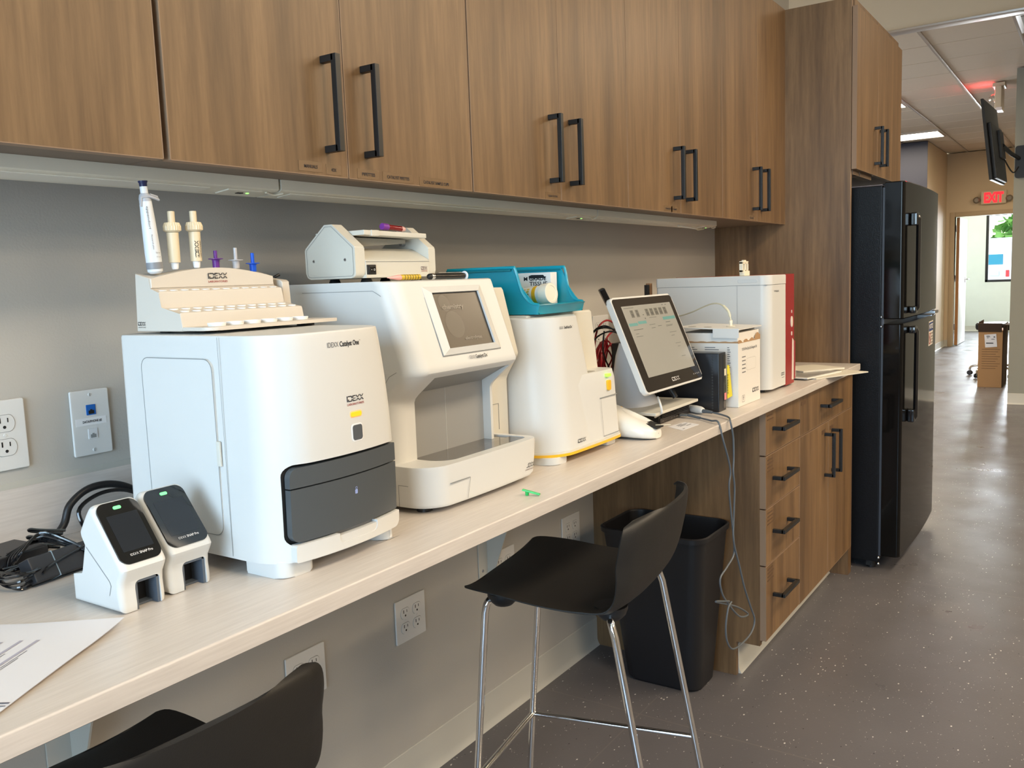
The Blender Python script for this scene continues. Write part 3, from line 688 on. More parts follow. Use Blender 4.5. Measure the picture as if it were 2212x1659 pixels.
def slab(x0, x1, z0, z1, th, out, r, nx=16, corner=None):
    """curved plate following the bowed front, rounded outline"""
    if not isinstance(r, (list, tuple)): r = [r]*4
    P = rrect(x0, x1, z0, z1, [max(q, 1e-4) for q in r], 5)
    # dense outline + strip faces: build as grid columns
    g = G(); cols = []
    xs_ = sorted(set([x0+(x1-x0)*i/nx for i in range(nx+1)]+[x0+max(r[0], r[3])*(1-math.cos(.5*PI*k/8)) for k in range(9)]+[x1-max(r[1], r[2])*(1-math.cos(.5*PI*k/5)) for k in range(6)]))
    xs_ = [x_ for i_, x_ in enumerate(xs_) if i_ == 0 or x_-xs_[i_-1] > 2e-5 or x_ == x1]
    for x in xs_:
        def lim(side):
            lo, hi = z0, z1
            for (cx, rr, sgn) in ((x0, r[0], 0), (x1, r[1], 0)):
                d = abs(x-cx)
                if rr > 0 and d < rr: lo = max(lo, z0+rr-math.sqrt(max(0, rr*rr-(rr-d)**2)))
            for (cx, rr) in ((x0, r[3]), (x1, r[2])):
                d = abs(x-cx)
                if rr > 0 and d < rr: hi = min(hi, z1-rr+math.sqrt(max(0, rr*rr-(rr-d)**2)))
            return lo, hi
        lo, hi = lim(0); cols.append((x, lo, hi))
    rings = []
    for (x, lo, hi) in cols:
        rg = []
        for (z, o) in ((lo, th), (lo, 0), (lo+(hi-lo)*.25, 0), (lo+(hi-lo)*.5, 0), (lo+(hi-lo)*.75, 0), (hi, 0), (hi, th)):
            p = a_warp(Vector((x, AY0, z))); rg.append(p+Vector((0, out+o, 0)))
        rings.append(rg)
    return g.loft(rings)
gloss_grey = mat('smoked_grey_plastic', (0.075, 0.085, 0.092), .28, var=.03)
part(t, 'recess_lining', slab(.801, 1.0225, .951, 1.065, .004, .016, [.015, .002, .002, .015]), dark_gap, smooth=30)
dw = part(t, 'drawer', slab(.8035, 1.0215, .956, 1.0315, .010, .003, [.014, .002, 0, 0]), gloss_grey, 'dark grey drawer front', smooth=30)
part(t, 'upper_flap', slab(.8035, 1.0215, 1.0335, 1.0615, .010, .003, [0, 0, .002, .014]), gloss_grey, 'dark grey upper flap', smooth=30)
g = G(); put_text(g, 'O', (.9165, AY0, 1.0105), XR, ZU, h=.004, width=.0045, bold=1, warp=lambda p: a_warp(p)+Vector((0, .0028-.0004, 0)))
P = rrect(.9165, .922, 1.0035, 1.010, .001, 2); g.raw([a_warp(Vector((u, AY0, v)))+Vector((0, .0025, 0)) for u, v in P], [list(range(len(P)))]); ink(dw, 'lock_symbol', g, mat('lock_print', (.30, .38, .7), .4))
# lower lip with the pull notch
lip = part(t, 'lower_lip', slab(.806, 1.0225, AZ0+.001, .9535, .014, -.0012, [.003, .012, .001, .004], 24), white_p, smooth=30)
g = G(); g.prism(rrect(.880, .961, .9385, .99, [.008, .008, 0, 0], 5), 'y', -.62, -.45); g.bm.transform(wmat(t).inverted()); cut(lip, g)
part(t, 'pull_notch', slab(.882, .959, .9385, .9545, .006, .010, 0), mat('notch_grey', (.20, .205, .21), .3), 'grey finger notch', smooth=30)
for a, b, lab in ((.792, .852, 'l'), (.995, 1.022, 'r')):
    P = rrect(a, b, -.540, -.46, [.02, .012, .004, .004], 5); part(t, 'foot', G().prism(P, 'z', Z0+.0002, AZ0+.004, .003), white_p)
part(t, 'foot', G().prism(rrect(.80, .84, -.26, -.23, .005), 'z', Z0+.0002, AZ0+.001), black_pl)
part(t, 'foot', G().prism(rrect(.97, 1.01, -.26, -.23, .005), 'z', Z0+.0002, AZ0+.001), black_pl)
# amber light, button, prints
def on_front(pts, out=.0006): return [a_warp(Vector((u, AY0, v)))-Vector((0, out, 0)) for u, v in pts]
for nm, (x0, x1, z0, z1, r), m_ in (('button_ring', (.9135, .9375, 1.0815, 1.1075, .005), mat('ring_white', (.85, .86, .87), .3)), ('power_button', (.9155, .9355, 1.0835, 1.1055, .004), grey_dk),
                                   ('status_light_glow', (.9120, .9380, 1.1165, 1.1265, .004), mat('amber_soft', (.95, .62, .30), .4)), ('status_light', (.9138, .9362, 1.1182, 1.1248, .003), amber)):
    g = G(); P = rrect(x0, x1, z0, z1, r, 4); o = .0005 if nm in ('button_ring', 'status_light_glow') else .0012
    A = on_front(P, o); B = on_front(P, -.001); g.loft([B, A]); part(t, nm, g, m_, smooth=0)
fw = lambda p: a_warp(p)
g = G(); put_text(g, 'IDEXX', (.8815, AY0, 1.2215), XR, ZU, h=.0075, width=.0215, bold=0, warp=fw); ink(t, 'lettering', g, ink_grey)
g = G(); put_text(g, 'Catalyst One', (.9055, AY0, 1.2215), XR, ZU, h=.0075, width=.0415, bold=1.2, warp=fw); put_text(g, 'TM', (.9475, AY0, 1.2265), XR, ZU, h=.0018, width=.0030, bold=0, warp=fw); ink(t, 'lettering', g, ink_m)
g = G(); put_logo(g, (.9085, AY0, 1.1405), XR, ZU, .036, .0085, warp=fw); ink(t, 'logo', g, ink_m)
g = G(); put_text(g, 'LABORATORIES', (.9085, AY0, 1.1350), XR, ZU, h=.0032, width=.036, bold=0.6, warp=fw); ink(t, 'lettering', g, ink_red)
# side access door, seams
g = G(); LX = AX0-.0007
def seam_loop(pts, wd, x, cyc=False):
    g = G(); n = len(pts)
    for i in range(n if cyc else n-1):
        a, b = Vector(pts[i]), Vector(pts[(i+1) % n]); d = (b-a).normalized(); q = Vector((-d.y, d.x))*wd/2
        a2, b2 = a-d*wd*.3, b+d*wd*.3
        g.raw([(x, a2.x-q.x, a2.y-q.y), (x, b2.x-q.x, b2.y-q.y), (x, b2.x+q.x, b2.y+q.y), (x, a2.x+q.x, a2.y+q.y)], [(0, 1, 2, 3)])
    return g
pl = rrect(-.432, -.268, .958, 1.212, .016, 5)
part(t, 'access_door', G().prism([(-v[0]*-1, v[1]) for v in pl], 'x', AX0-.0009, AX0+.004), white_p, 'flat side access door')
part(t, 'door_seam', seam_loop(pl, .0011, AX0-.0011, True), line_m, smooth=0)
part(t, 'door_latch', G().box(AX0-.003, AX0+.001, -.439, -.431, 1.060, 1.096, .0015), white_w, 'small raised latch')
part(t, 'housing_seam', seam_loop([(-.448, AZ0+.004), (-.448, AZ1-.003)], .0009, AX0-.0006+.0), line_m, smooth=0)

# ---------------------------------------------------------------- pipette stand on top
RX0, RX1, RZ = .799, 1.036, 1.2495
st = thing('pipette_stand', 'cream stepped pipette and tube stand on top of the white analyzer', 'pipette stand', (.92, -.32, AZ1))
cream = mat('cream_plastic', (0.64, 0.585, 0.51), .45, var=.015)
prof = [(-.238, RZ), (-.3505, RZ), (-.350, RZ+.006), (-.3475, 1.2745), (-.3465, 1.2765), (-.3025, 1.284), (-.3005, 1.3065), (-.2995, 1.3085), (-.2795, 1.3125), (-.2785, 1.329), (-.244, 1.337)]
part(st, 'body', G().prism(prof, 'x', RX0, RX1, .0012, 1), cream)
arc = [(RX0+.0008, 1.314)]+[(RX0+.0008+(RX1-RX0-.0016)*k/16, 1.3285+.0155*math.sin(PI*k/16)) for k in range(17)]+[(RX1-.0008, 1.314)]
part(st, 'arched_header', G().prism(arc, 'y', -.2815, -.2455, .001, 1), cream)
part(st, 'foot', G().box(.83, .85, -.36, -.34, AZ1+.0002, RZ+.0005), black_pl); part(st, 'foot', G().box(1.0, 1.02, -.39, -.37, AZ1+.0002, RZ+.0005), black_pl)
part(st, 'foot', G().box(.83, .85, -.27, -.25, AZ1+.0002, RZ+.0005), black_pl); part(st, 'foot', G().box(1.0, 1.02, -.27, -.25, AZ1+.0002, RZ+.0005), black_pl)
part(st, 'front_lip', G().prism(rrect(RX0, 1.052, -.412, -.350, [.02, .003, 0, 0], 6), 'z', RZ+.0008, RZ+.0062, .0012), cream)
part(st, 'end_cup', G().prism([(-.245, RZ), (-.290, RZ), (-.286, 1.318), (-.281, 1.3215), (-.245, 1.326)], 'x', RX1+.0135, RX1+.030, .001, 1), cream)
part(st, 'end_cup_wall', G().box(RX1, RX1+.0135, -.248, -.244, RZ, 1.322), cream)
for k in range(12):
    x = RX0+.013+.0193*k; part(st, 'tube_hole', G().prism([(x+.0065*math.cos(a*PI/8), -.2905+.0055*math.sin(a*PI/8)) for a in range(16)], 'z', 1.3095, 1.3108+.0), mat('hole_white', (.86, .87, .88), .4), smooth=0)
for k in range(11):
    for r_ in range(2):
        x = RX0+.013+.0208*k+.004*r_; y = -.314-.020*r_
        part(st, 'tube_hole', G().prism([(x+.0068*math.cos(a*PI/8), y+.0068*math.sin(a*PI/8)) for a in range(16)], 'z', 1.2782-.003*r_+.002, 1.2828-.0035*r_), mat('hole_white', (.86, .87, .88), .4), smooth=0)
for k in range(6):
    x = RX0+.036+.0335*k
    part(st, 'sample_cup', G().lathe([(.0125, 0), (.0135, .0035), (.0135, .005), (.012, .005), (.0115, .003)], (x, -.3815+.0012*k, RZ+.006), (0, 0, 1), 24), mat('hole_white', (.86, .87, .88), .4), 'round white cup')
g = G(); put_logo(g, (.9015, -.2815, 1.3265), XR, ZU, .037, .009, off=.0012); ink(st, 'logo', g, ink_m)
g = G(); put_text(g, 'LABORATORIES', (.9015, -.2815, 1.3205), XR, ZU, h=.0032, width=.037, bold=.6, off=.0012); ink(st, 'lettering', g, ink_red)
g = G(); put_logo(g, (RX0, -.2425, 1.2585), YR, ZU, .019, .0055, off=.0006); put_text(g, 'LABORATORIES', (RX0, -.2425, 1.2550), YR, ZU, h=.0018, width=.019, bold=0, off=.0006); ink(st, 'logo', g, ink_m)
# large mechanical pipette
def frame(p0, p1):
    a = Vector(p1)-Vector(p0); return Vector(p0), a.normalized(), a.length
p0, ax, ln = frame((.8225, -.262, 1.3365), (.8135, -.262, 1.4745))
lp = thing('pipette', 'tall white mechanical pipette with a dark blue plunger, leaning left in the stand', 'pipette', p0)
pw = mat('pipette_white', (.70, .74, .78), .35)
part(lp, 'barrel', G().lathe([(.0075, .000), (.0110, .003), (.0112, .006), (.0115, .018), (.0116, .030), (.0103, .075), (.0088, .108), (.0078, .114)], p0, ax, 24), pw)
part(lp, 'grey_ring', G().lathe([(.0118, .007), (.0122, .008), (.0121, .016), (.0118, .017)], p0, ax, 24), mat('mid_grey_plastic', (.24, .25, .27), .4))
part(lp, 'neck', G().lathe([(.0055, .108), (.0055, .132)], p0, ax, 20), pw)
part(lp, 'plunger_cap', G().lathe([(.0055, .130), (.0058, .135), (.0068, .1365), (.0068, .1385), (.0055, .1385)], p0, ax, 20), mat('navy_plastic', (.012, .018, .07), .35), 'dark blue plunger cap')
hk = G(); c0 = p0+ax*.112; hk.tube([c0+Vector((-.0095, -.002, -.012)), c0+Vector((-.009, -.004, .001)), c0+Vector((0, -.009, .003)), c0+Vector((.010, -.009, .001)), c0+Vector((.017, -.008, -.001)), c0+Vector((.0165, -.006, .003)), c0+Vector((.005, -.005, .006))], [.0022]*7, 8, smooth=0)
hk.lathe([(.0088, -.004), (.0092, 0), (.0078, .006), (.0056, .008)], c0, ax, 20)
part(lp, 'finger_hook', hk, mat('pale_grey_plastic', (.42, .44, .48), .4), 'grey finger hook')
g = G(); put_text(g, 'eppendorf', p0+ax*.100+Vector((-.0062, -.0085, 0)), -ax, Vector((1, -.3, 0)), h=.0032, width=.034, bold=.3); put_text(g, 'Research plus', p0+ax*.058+Vector((-.0052, -.0100, 0)), -ax, Vector((1, -.3, 0)), h=.0022, width=.022, bold=0)
put_text(g, 'Reach out', p0+ax*.030+Vector((-.0030, -.0119, 0)), XR, ZU, h=.0028, width=.007, bold=0); put_text(g, '0.5 ml', p0+ax*.024+Vector((-.0025, -.0119, 0)), XR, ZU, h=.002, width=.006, bold=0); ink(lp, 'lettering', g, ink_grey)
# two ivory pipettes
ivory = mat('ivory_plastic', (.74, .63, .44), .38)
def ivory_pip(x, y, z, lab, logo):
    t = thing('pipette', lab, 'pipette', (x, y, z), group='ivory pipettes in the stand'); c = (x, y, z)
    part(t, 'barrel', G().lathe([(.0055, .010), (.0088, .0105), (.0090, .056), (.0086, .0565)], c, n=24), ivory)
    part(t, 'nozzle', G().lathe([(.0042, 0), (.0052, .002), (.0058, .009), (.0062, .0105)], c, n=20), mat('hole_white', (.86, .87, .88), .4), 'white nozzle')
    g = G(); n = 44; prof = [(.0092, .057), (.0128, .0595), (.0128, .066), (.0105, .0715), (.006, .072)]; rings = []
    for r, h in prof: rings.append([Vector((x+(r+(.0006 if k % 2 else -.0003)*(r > .0095))*math.cos(2*PI*k/n), y+(r+(.0006 if k % 2 else -.0003)*(r > .0095))*math.sin(2*PI*k/n), z+h)) for k in range(n)])
    g.loft(rings); part(t, 'ribbed_collar', g, ivory, smooth=20)
    part(t, 'plunger', G().lathe([(.0054, .070), (.0054, .0885), (.005, .089)], c, n=20), ivory)
    if logo:
        g = G(); r = .0092
        def wr(p):
            a = (p.x-x)/r; return Vector((x+r*math.sin(a)*1.0, y-r*math.cos(a), p.z))
        put_logo(g, (x-.0005, y-.009, z+.0165), ZU, -XR, .026, .0062, off=0, warp=wr); ink(t, 'logo', g, ink_m)
        g = G(); put_text(g, 'LABORATORIES', (x+.0045, y-.009, z+.0165), ZU, -XR, h=.0026, width=.026, bold=.5, off=0, warp=wr); ink(t, 'lettering', g, ink_m)
ivory_pip(.8575, -.262, 1.3425, 'plain ivory pipette with ribbed collar, no logo, beside the tall white one', False)
ivory_pip(.8975, -.262, 1.3445, 'ivory pipette with a ribbed collar and a printed logo', True)
for x, z, m_, lab, h in ((.9345, 1.3445, mat('purple_plastic', (.13, .03, .25), .35), 'small purple flanged plunger in the pipette stand', .027), (.9745, 1.3425, mat('clear_grey_plastic', (.50, .49, .50), .3), 'small translucent grey flanged plunger in the pipette stand', .034), (1.0095, 1.3370, mat('blue_plastic', (.005, .09, .62), .35), 'small blue flanged plunger in the pipette stand', .031)):
    t = thing('tip_holder', lab, 'tip holder', (x, -.262, z), group='flanged plungers in the stand')
    part(t, 'cup', G().lathe([(.0055, 0), (.0058, .011), (.0068, .013)], (x, -.262, z), n=20), m_)
    part(t, 'flange', G().lathe([(.0068, .0125), (.0118, .0135), (.0118, .0145), (.004, .0150)], (x, -.262, z), n=28), m_)
    part(t, 'stem', G().lathe([(.0030, .0145), (.0030, h), (.0026, h+.0004)], (x, -.262, z), n=16), m_)

# ================================================================== two tilted handheld readers at the left
def reader(x0, x1, y1, y0, lab):
    """x0..x1 width, y1 back, y0 front; profile measured from the photo"""
    w_ = x1-x0; cx = (x0+x1)/2
    t = thing('test_reader', lab, 'test reader', (cx, (y0+y1)/2, Z0), group='handheld test readers')
    Y = lambda k: y1+(y0-y1)*k
    prof = [(Y(0), Z0+.0008), (Y(0), Z0+.020), (Y(0), Z0+.0368), (Y(.21), Z0+.0410), (Y(.235), Z0+.0440), (Y(.365), Z0+.0860), (Y(.29), Z0+.0990), (Y(.285), Z0+.1030), (Y(.43), Z0+.1240), (Y(.50), Z0+.1325), (Y(.545), Z0+.1345), (Y(.595), Z0+.1335), (Y(1.125), Z0+.0630), (Y(1.15), Z0+.0575), (Y(1.13), Z0+.0525), (Y(1.06), Z0+.0400), (Y(1.045), Z0+.0280), (Y(1.06), Z0+.0080), (Y(1.055), Z0+.0008)]
    yc_, zc2 = Y(.62), Z0+.055; rings = []; R0_ = .0085; n_ = 6
    def sect(x, dd):
        k_ = 1-dd/.056; return [Vector((x, yc_+(y-yc_)*k_, max(Z0+.0008, zc2+(z-zc2)*k_))) for y, z in prof]
    for i in range(n_+1): q = .5*PI*i/n_; rings.append(sect(x0+R0_*(1-math.cos(q)), R0_*(1-math.sin(q))))
    for i in range(n_, -1, -1): q = .5*PI*i/n_; rings.append(sect(x1-R0_*(1-math.cos(q)), R0_*(1-math.sin(q))))
    b = part(t, 'housing', G().loft(rings), white_p, smooth=50)
    g = G(); g.prism(rrect(cx-w_*.16, cx+w_*.38, Z0-.01, Z0+.039, [0, 0, .006, .006], 4), 'y', y0-.03, y0+.045); g.bm.transform(wmat(t).inverted()); cut(b, g)
    grey_b = mat('blue_grey_plastic', (.10, .12, .15), .4)
    g = G(); a, c = cx-w_*.16, cx+w_*.38; ysf = y0-.0035
    g.box(a, a+.004, ysf, y0+.044, Z0+.0004, Z0+.039); g.box(c-.004, c, ysf, y0+.044, Z0+.0004, Z0+.039); g.box(a, c, ysf, y0+.044, Z0+.035, Z0+.039); g.box(a, c, ysf+.012, y0+.044, Z0+.0004, Z0+.003)
    p = part(t, 'slot_lining', g, grey_b, 'grey slot frame', smooth=0)
    part(t, 'slot_block', G().box(a+.004, c-.004, y0+.022, y0+.044, Z0+.003, Z0+.032), black_pl, 'dark slot interior')
    # glass face on the slope
    A = Vector((0, Y(.590), Z0+.1352)); B = Vector((0, Y(1.130), Z0+.0634)); d = (B-A).normalized(); L_ = (B-A).length; nr = Vector((0, -abs(d.z), abs(d.y))).normalized()
    nr = Vector((0, d.z, -d.y)).normalized(); nr = nr if nr.z > 0 else -nr
    def pt(u, v, o): return Vector((u, 0, 0))+A+d*v+nr*o
    P = rrect(x0+.0035, x1-.0035, .001, L_-.001, [.012]*4, 6)
    g = G(); g.loft([[pt(u, v, -.002) for u, v in P], [pt(u, v, .0008) for u, v in P]]); f = part(t, 'glass_face', g, mat('reader_glass', (.006, .007, .008), .05, coat=.6), 'glossy black face', smooth=30)
    P = rrect(x0+.012, x1-.010, .020, L_*.80, .001, 2); g = G(); g.raw([pt(u, v, .00095) for u, v in P], [list(range(len(P)))]); part(f, 'display', g, mat('reader_display', (.018, .022, .028), .08), smooth=0)
    P = rrect(cx-.0065, cx+.0045, .008, .0125, .002, 4); g = G(); g.loft([[pt(u, v, .0006) for u, v in P], [pt(u, v, .0014) for u, v in P]]); part(f, 'status_light', g, green_l, smooth=0)
    g = G(); put_text(g, 'IDEXX', pt(cx-.014, L_*.88, .0009), XR, -d, h=.0035, width=.0115, bold=0); put_text(g, 'SNAP Pro', pt(cx-.001, L_*.88, .0009), XR, -d, h=.0036, width=.0185, bold=1.2); ink(f, 'lettering', g, mat('pale_print', (.6, .6, .6), .4))
    # side seam
    for xx in (x0-.0004,):
        part(t, 'side_seam', seam_loop([(Y(.42), Z0+.080), (Y(.86), Z0+.042), (Y(.89), Z0+.036), (Y(.84), Z0+.023)], .0009, xx), line_m, smooth=0)
    return t
reader(.603, .668, -.344, -.448, 'white handheld reader with black screen, nearer and further left of the pair')
reader(.677, .745, -.330, -.440, 'white handheld reader with black screen, right one of the pair against the analyzer')
# ================================================================== second analyser with screen and tray
DX0, DX1 = 1.142, 1.452
t = thing('lab_analyzer', 'large white lab analyzer with a sloped screen over an open tray', 'lab analyzer', (1.31, -.28, Z0))
dzb = Z0+.006
# side profile (y, z): the housing with the sloped screen front and the work opening
ZB, ZTOP = Z0+.010, 1.3125
prof = [(-.03, ZB), (-.30, ZB), (-.415, ZB), (-.415, .98), (-.440, .985), (-.440, 1.04), (-.440, 1.094), (-.443, 1.101), (-.450, 1.108), (-.497, 1.146), (-.5005, 1.1505), (-.5010, 1.156), (-.499, 1.162), (-.449, 1.3055), (-.4465, 1.3105), (-.441, ZTOP), (-.30, ZTOP), (-.03, ZTOP)]
def roundpoly(P, R_, n=5):
    out = []; m = len(P)
    for i, (p, r) in enumerate(zip(P, R_)):
        if r <= 0: out.append(p); continue
        p = Vector(p); a = (Vector(P[i-1])-p); b = (Vector(P[(i+1) % m])-p); a.normalize(); b.normalize()
        th = a.angle(b); d = min(r/math.tan(th/2), (Vector(P[i-1])-p).length*.49, (Vector(P[(i+1) % m])-p).length*.49)
        p1, p2 = p+a*d, p+b*d
        for k in range(n+1):
            s_ = k/n; q = p1*(1-s_)**2+p*2*s_*(1-s_)+p2*s_**2; out.append((q.x, q.y))
    return out
def xloft(prof, x0, x1, rl, rr, top=1e9, yk=-.36, n=8):
    """extrude a (y,z) profile along x with the two front vertical edges rounded in plan"""
    rings = []
    for k in range(n+1):
        a = .5*PI*k/n; rings.append((x0+rl-rl*math.cos(a), rl-rl*math.sin(a)))
    for k in range(n+1):
        a = .5*PI*k/n; rings.append((x1-rr+rr*math.sin(a), rr-rr*math.cos(a)))
    out = []
    for i, (x, d) in enumerate(rings):
        e = .0018 if i in (0, len(rings)-1) else 0
        out.append([Vector((x, (y+d if y < yk else y), z-(e if z > top-.0005 else 0))) for y, z in prof])
    return G().loft(out)
b = part(t, 'housing', xloft(prof, DX0, DX1, .036, .008, ZTOP), white_p, smooth=35)
g = G(); g.prism([(-.60, .97), (-.60, 1.05), (-.4905, 1.1385), (-.4870, 1.1430), (-.4200, 1.1085), (-.4200, .97)], 'x', 1.203, 1.4385); g.bm.transform(wmat(t).inverted()); cut(b, g)
recess = mat('recess_grey', (.31, .31, .30), .4, var=.02)
part(t, 'recess_back', G().box(1.2032, 1.4383, -.4212, -.4190, .985, 1.1085), recess, 'grey back of the opening', smooth=0)
part(t, 'recess_seam', G().box(1.315, 1.3162, -.4217, -.4211, .985, 1.1075), mat('pale_seam', (.5, .5, .48), .5), smooth=0)
part(t, 'recess_ceiling', G().prism([(-.4868, 1.1412), (-.4868, 1.1432), (-.4195, 1.1085), (-.4195, 1.1065)], 'x', 1.2032, 1.4383), recess, smooth=0)
# tray body
DF = -.520
rings = []
for z, ex in ((ZB, .010), (ZB+.006, .004), (.955, 0), (.984, -.002), (.9895, -.001)):
    rings.append(plan_ring(z, DX0-.002+ex*.6, 1.487-ex*1.2, DF+ex*.4, -.38, .050, .022, .002, .006))
tray = part(t, 'tray_housing', G().loft(rings), white_p)
g = G(); g.prism(rrect(1.203, 1.474, DF+.016, -.400, [.040, .016, 0, 0], 8), 'z', .9845, 1.02); g.bm.transform(wmat(t).inverted()); cut(tray, g)
dglass = mat('tray_glass', (.060, .055, .052), .06, coat=.6, var=.02)
part(t, 'tray_glass', G().prism(rrect(1.2035, 1.4735, DF+.0165, -.4005, [.040, .016, 0, 0], 8), 'z', .9846, .9868, .0006), dglass, 'glossy dark tray surface')
P = [(1.245, -.5035), (1.28, -.485), (1.34, -.470), (1.40, -.463), (1.472, -.462), (1.472, -.490), (1.458, -.5033)]
part(t, 'tray_step', G().prism(catp := [(p[0], p[1]) for p in P], 'z', .9870, .9882), mat('tray_glass_edge', (.10, .095, .09), .12, coat=.4), smooth=0)
# seams on the front
z1 = .956
seam = G(); seam.box(1.190, 1.246, DF-.0068, DF-.004, z1, z1+.0009); seam.raw([(1.2455, DF-.0070, z1), (1.2465, DF-.0070, z1), (1.2375, DF-.0060, ZB+.003), (1.2365, DF-.0060, ZB+.003)], [(0, 1, 2, 3)])
part(t, 'front_seam', seam, line_m, smooth=0)
part(t, 'side_seam', seam_loop([(-.470, z1), (-.448, z1), (-.448, ZB+.002)], .001, DX0-.0026), line_m, smooth=0)
part(t, 'side_seam', seam_loop([(-.235, 1.2965), (-.41, 1.2965), (-.428, 1.287)], .0009, DX0-.0005), line_m, smooth=0)
part(t, 'side_seam', seam_loop([(-.455, 1.155), (-.438, 1.147), (-.424, 1.13), (-.42, 1.11), (-.42, ZB+.01)], .0009, DX0-.0005), line_m, smooth=0)
for x, y in ((1.175, -.475), (1.45, -.475), (1.175, -.08), (1.45, -.08)): part(t, 'foot', G().lathe([(.014, 0), (.013, .011)], (x, y, Z0+.0002), n=20), black_pl)
# screen on the slope
A = Vector((0, -.4455, 1.3130)); B = Vector((0, -.5025, 1.1560)); d = (B-A).normalized(); SL = (B-A).length; nr = Vector((0, d.z, -d.y)); nr = nr if nr.z > 0 else -nr
def sp(u, v, o=0.0): return Vector((u, 0, 0))+A+d*v+nr*o
sx0, sx1, sv0, sv1 = 1.243, 1.385, .027, .1335
def frame_g(x0, x1, v0, v1, x2, x3, v2, v3, oa, ob):
    g = G(); o = [sp(x0, v0, oa), sp(x1, v0, oa), sp(x1, v1, oa), sp(x0, v1, oa)]; i = [sp(x2, v2, ob), sp(x3, v2, ob), sp(x3, v3, ob), sp(x2, v3, ob)]
    ol = [sp(x0, v0, -.004), sp(x1, v0, -.004), sp(x1, v1, -.004), sp(x0, v1, -.004)]; il = [sp(x2, v2, -.006), sp(x3, v2, -.006), sp(x3, v3, -.006), sp(x2, v3, -.006)]
    V = o+i+ol+il; F = []
    for k in range(4):
        j = (k+1) % 4; F += [(k, j, 4+j, 4+k), (k, j, 8+j, 8+k), (4+k, 4+j, 12+j, 12+k), (8+k, 8+j, 12+j, 12+k)]
    return g.raw(V, F)
part(t, 'screen_bezel', frame_g(sx0-.0185, sx1+.017, sv0-.013, sv1+.011, sx0, sx1, sv0, sv1, .0012, .0052), white_p, 'raised white screen bezel', smooth=0)
part(t, 'bezel_seam', frame_g(sx0-.0200, sx1+.0185, sv0-.0145, sv1+.0125, sx0-.0190, sx1+.0175, sv0-.0135, sv1+.0115, .0004, .0004), line_m, smooth=0)
scr = part(t, 'screen', G().raw([sp(sx0, sv0, .0012), sp(sx1, sv0, .0012), sp(sx1, sv1, .0012), sp(sx0, sv1, .0012)], [(0, 1, 2, 3)]), mat('dim_lcd', (.105, .085, .062), .25, var=.03), 'dim brown lcd', smooth=0)
g = G(); e = .004
g.raw([sp(sx1-e, sv0, .0014), sp(sx1, sv0, .0014), sp(sx1, sv1, .0014), sp(sx1-e, sv1, .0014)], [(0, 1, 2, 3)]); g.raw([sp(sx0, sv0, .0014), sp(sx1, sv0, .0014), sp(sx1, sv0+.002, .0014), sp(sx0, sv0+.002, .0014)], [(0, 1, 2, 3)])
part(scr, 'screen_border', g, black_pl, smooth=0)
dimt = mat('dim_screen_print', (.25, .22, .18), .3)
g = G(); put_text(g, 'chemistry', sp(sx0+.020, sv0+.032, .0015), XR, -d, h=.0095, width=.064, bold=1.8); put_text(g, 'electrolytes', sp(sx0+.058, sv1-.013, .0015), XR, -d, h=.0065, width=.052, bold=1.4); ink(scr, 'lettering', g, dimt)
g = G()
for (cx, cv, r) in ((sx0+.042, sv0+.062, .026), (sx0+.030, sv0+.020, .016)): g.raw([sp(cx+r*math.cos(a*PI/16), cv+r*math.sin(a*PI/16), .0014) for a in range(32)], [list(range(32))])
part(scr, 'screen_graphic', g, mat('dim_disc', (.118, .098, .074), .28), smooth=0)
g = G(); put_text(g, 'IDEXX', sp(1.296, .1572, .0008), XR, -d, h=.0068, width=.0165, bold=0); ink(t, 'lettering', g, ink_grey)
g = G(); put_text(g, 'Catalyst Dx', sp(1.3145, .1572, .0008), XR, -d, h=.0070, width=.0370, bold=1.2); put_text(g, 'TM', sp(1.3520, .1525, .0008), XR, -d, h=.0015, width=.0025, bold=0); ink(t, 'lettering', g, ink_m)
g = G(); put_logo(g, (1.436, DF-.0012, .9335), XR, ZU, .031, .0085); ink(t, 'logo', g, ink_m)
g = G(); put_text(g, 'LABORATORIES', (1.434, DF-.0014, .9285), XR, ZU, h=.0026, width=.030, bold=.4); ink(t, 'lettering', g, mat('brown_ink', (.16, .09, .08), .5))
# side module on the right, set back
EX1 = 1.563
ep = [(-.06, ZB), (-.30, ZB), (-.400, ZB), (-.400, 1.095), (-.404, 1.105), (-.430, 1.146), (-.432, 1.152), (-.431, 1.157), (-.399, 1.286), (-.395, 1.292), (-.30, 1.2935), (-.06, 1.2935)]
sm = part(t, 'side_module', xloft(ep, 1.4525, EX1, .002, .006, 1.2935, yk=-.35), white_w, smooth=35)
P = [(1.4705, -.39), (1.555, -.39), (1.555, -.35), (1.4705, -.35)]
hz = seam_loop([(0, 0), (1, 0)], .001, 0)
g = G(); yy = -.4006; g.box(1.456, 1.524, yy-.0003, yy+.001, 1.046, 1.0469); g.box(1.5232, 1.524, yy-.0003, yy+.001, .9905, 1.0465); part(t, 'module_seam', g, line_m, smooth=0)
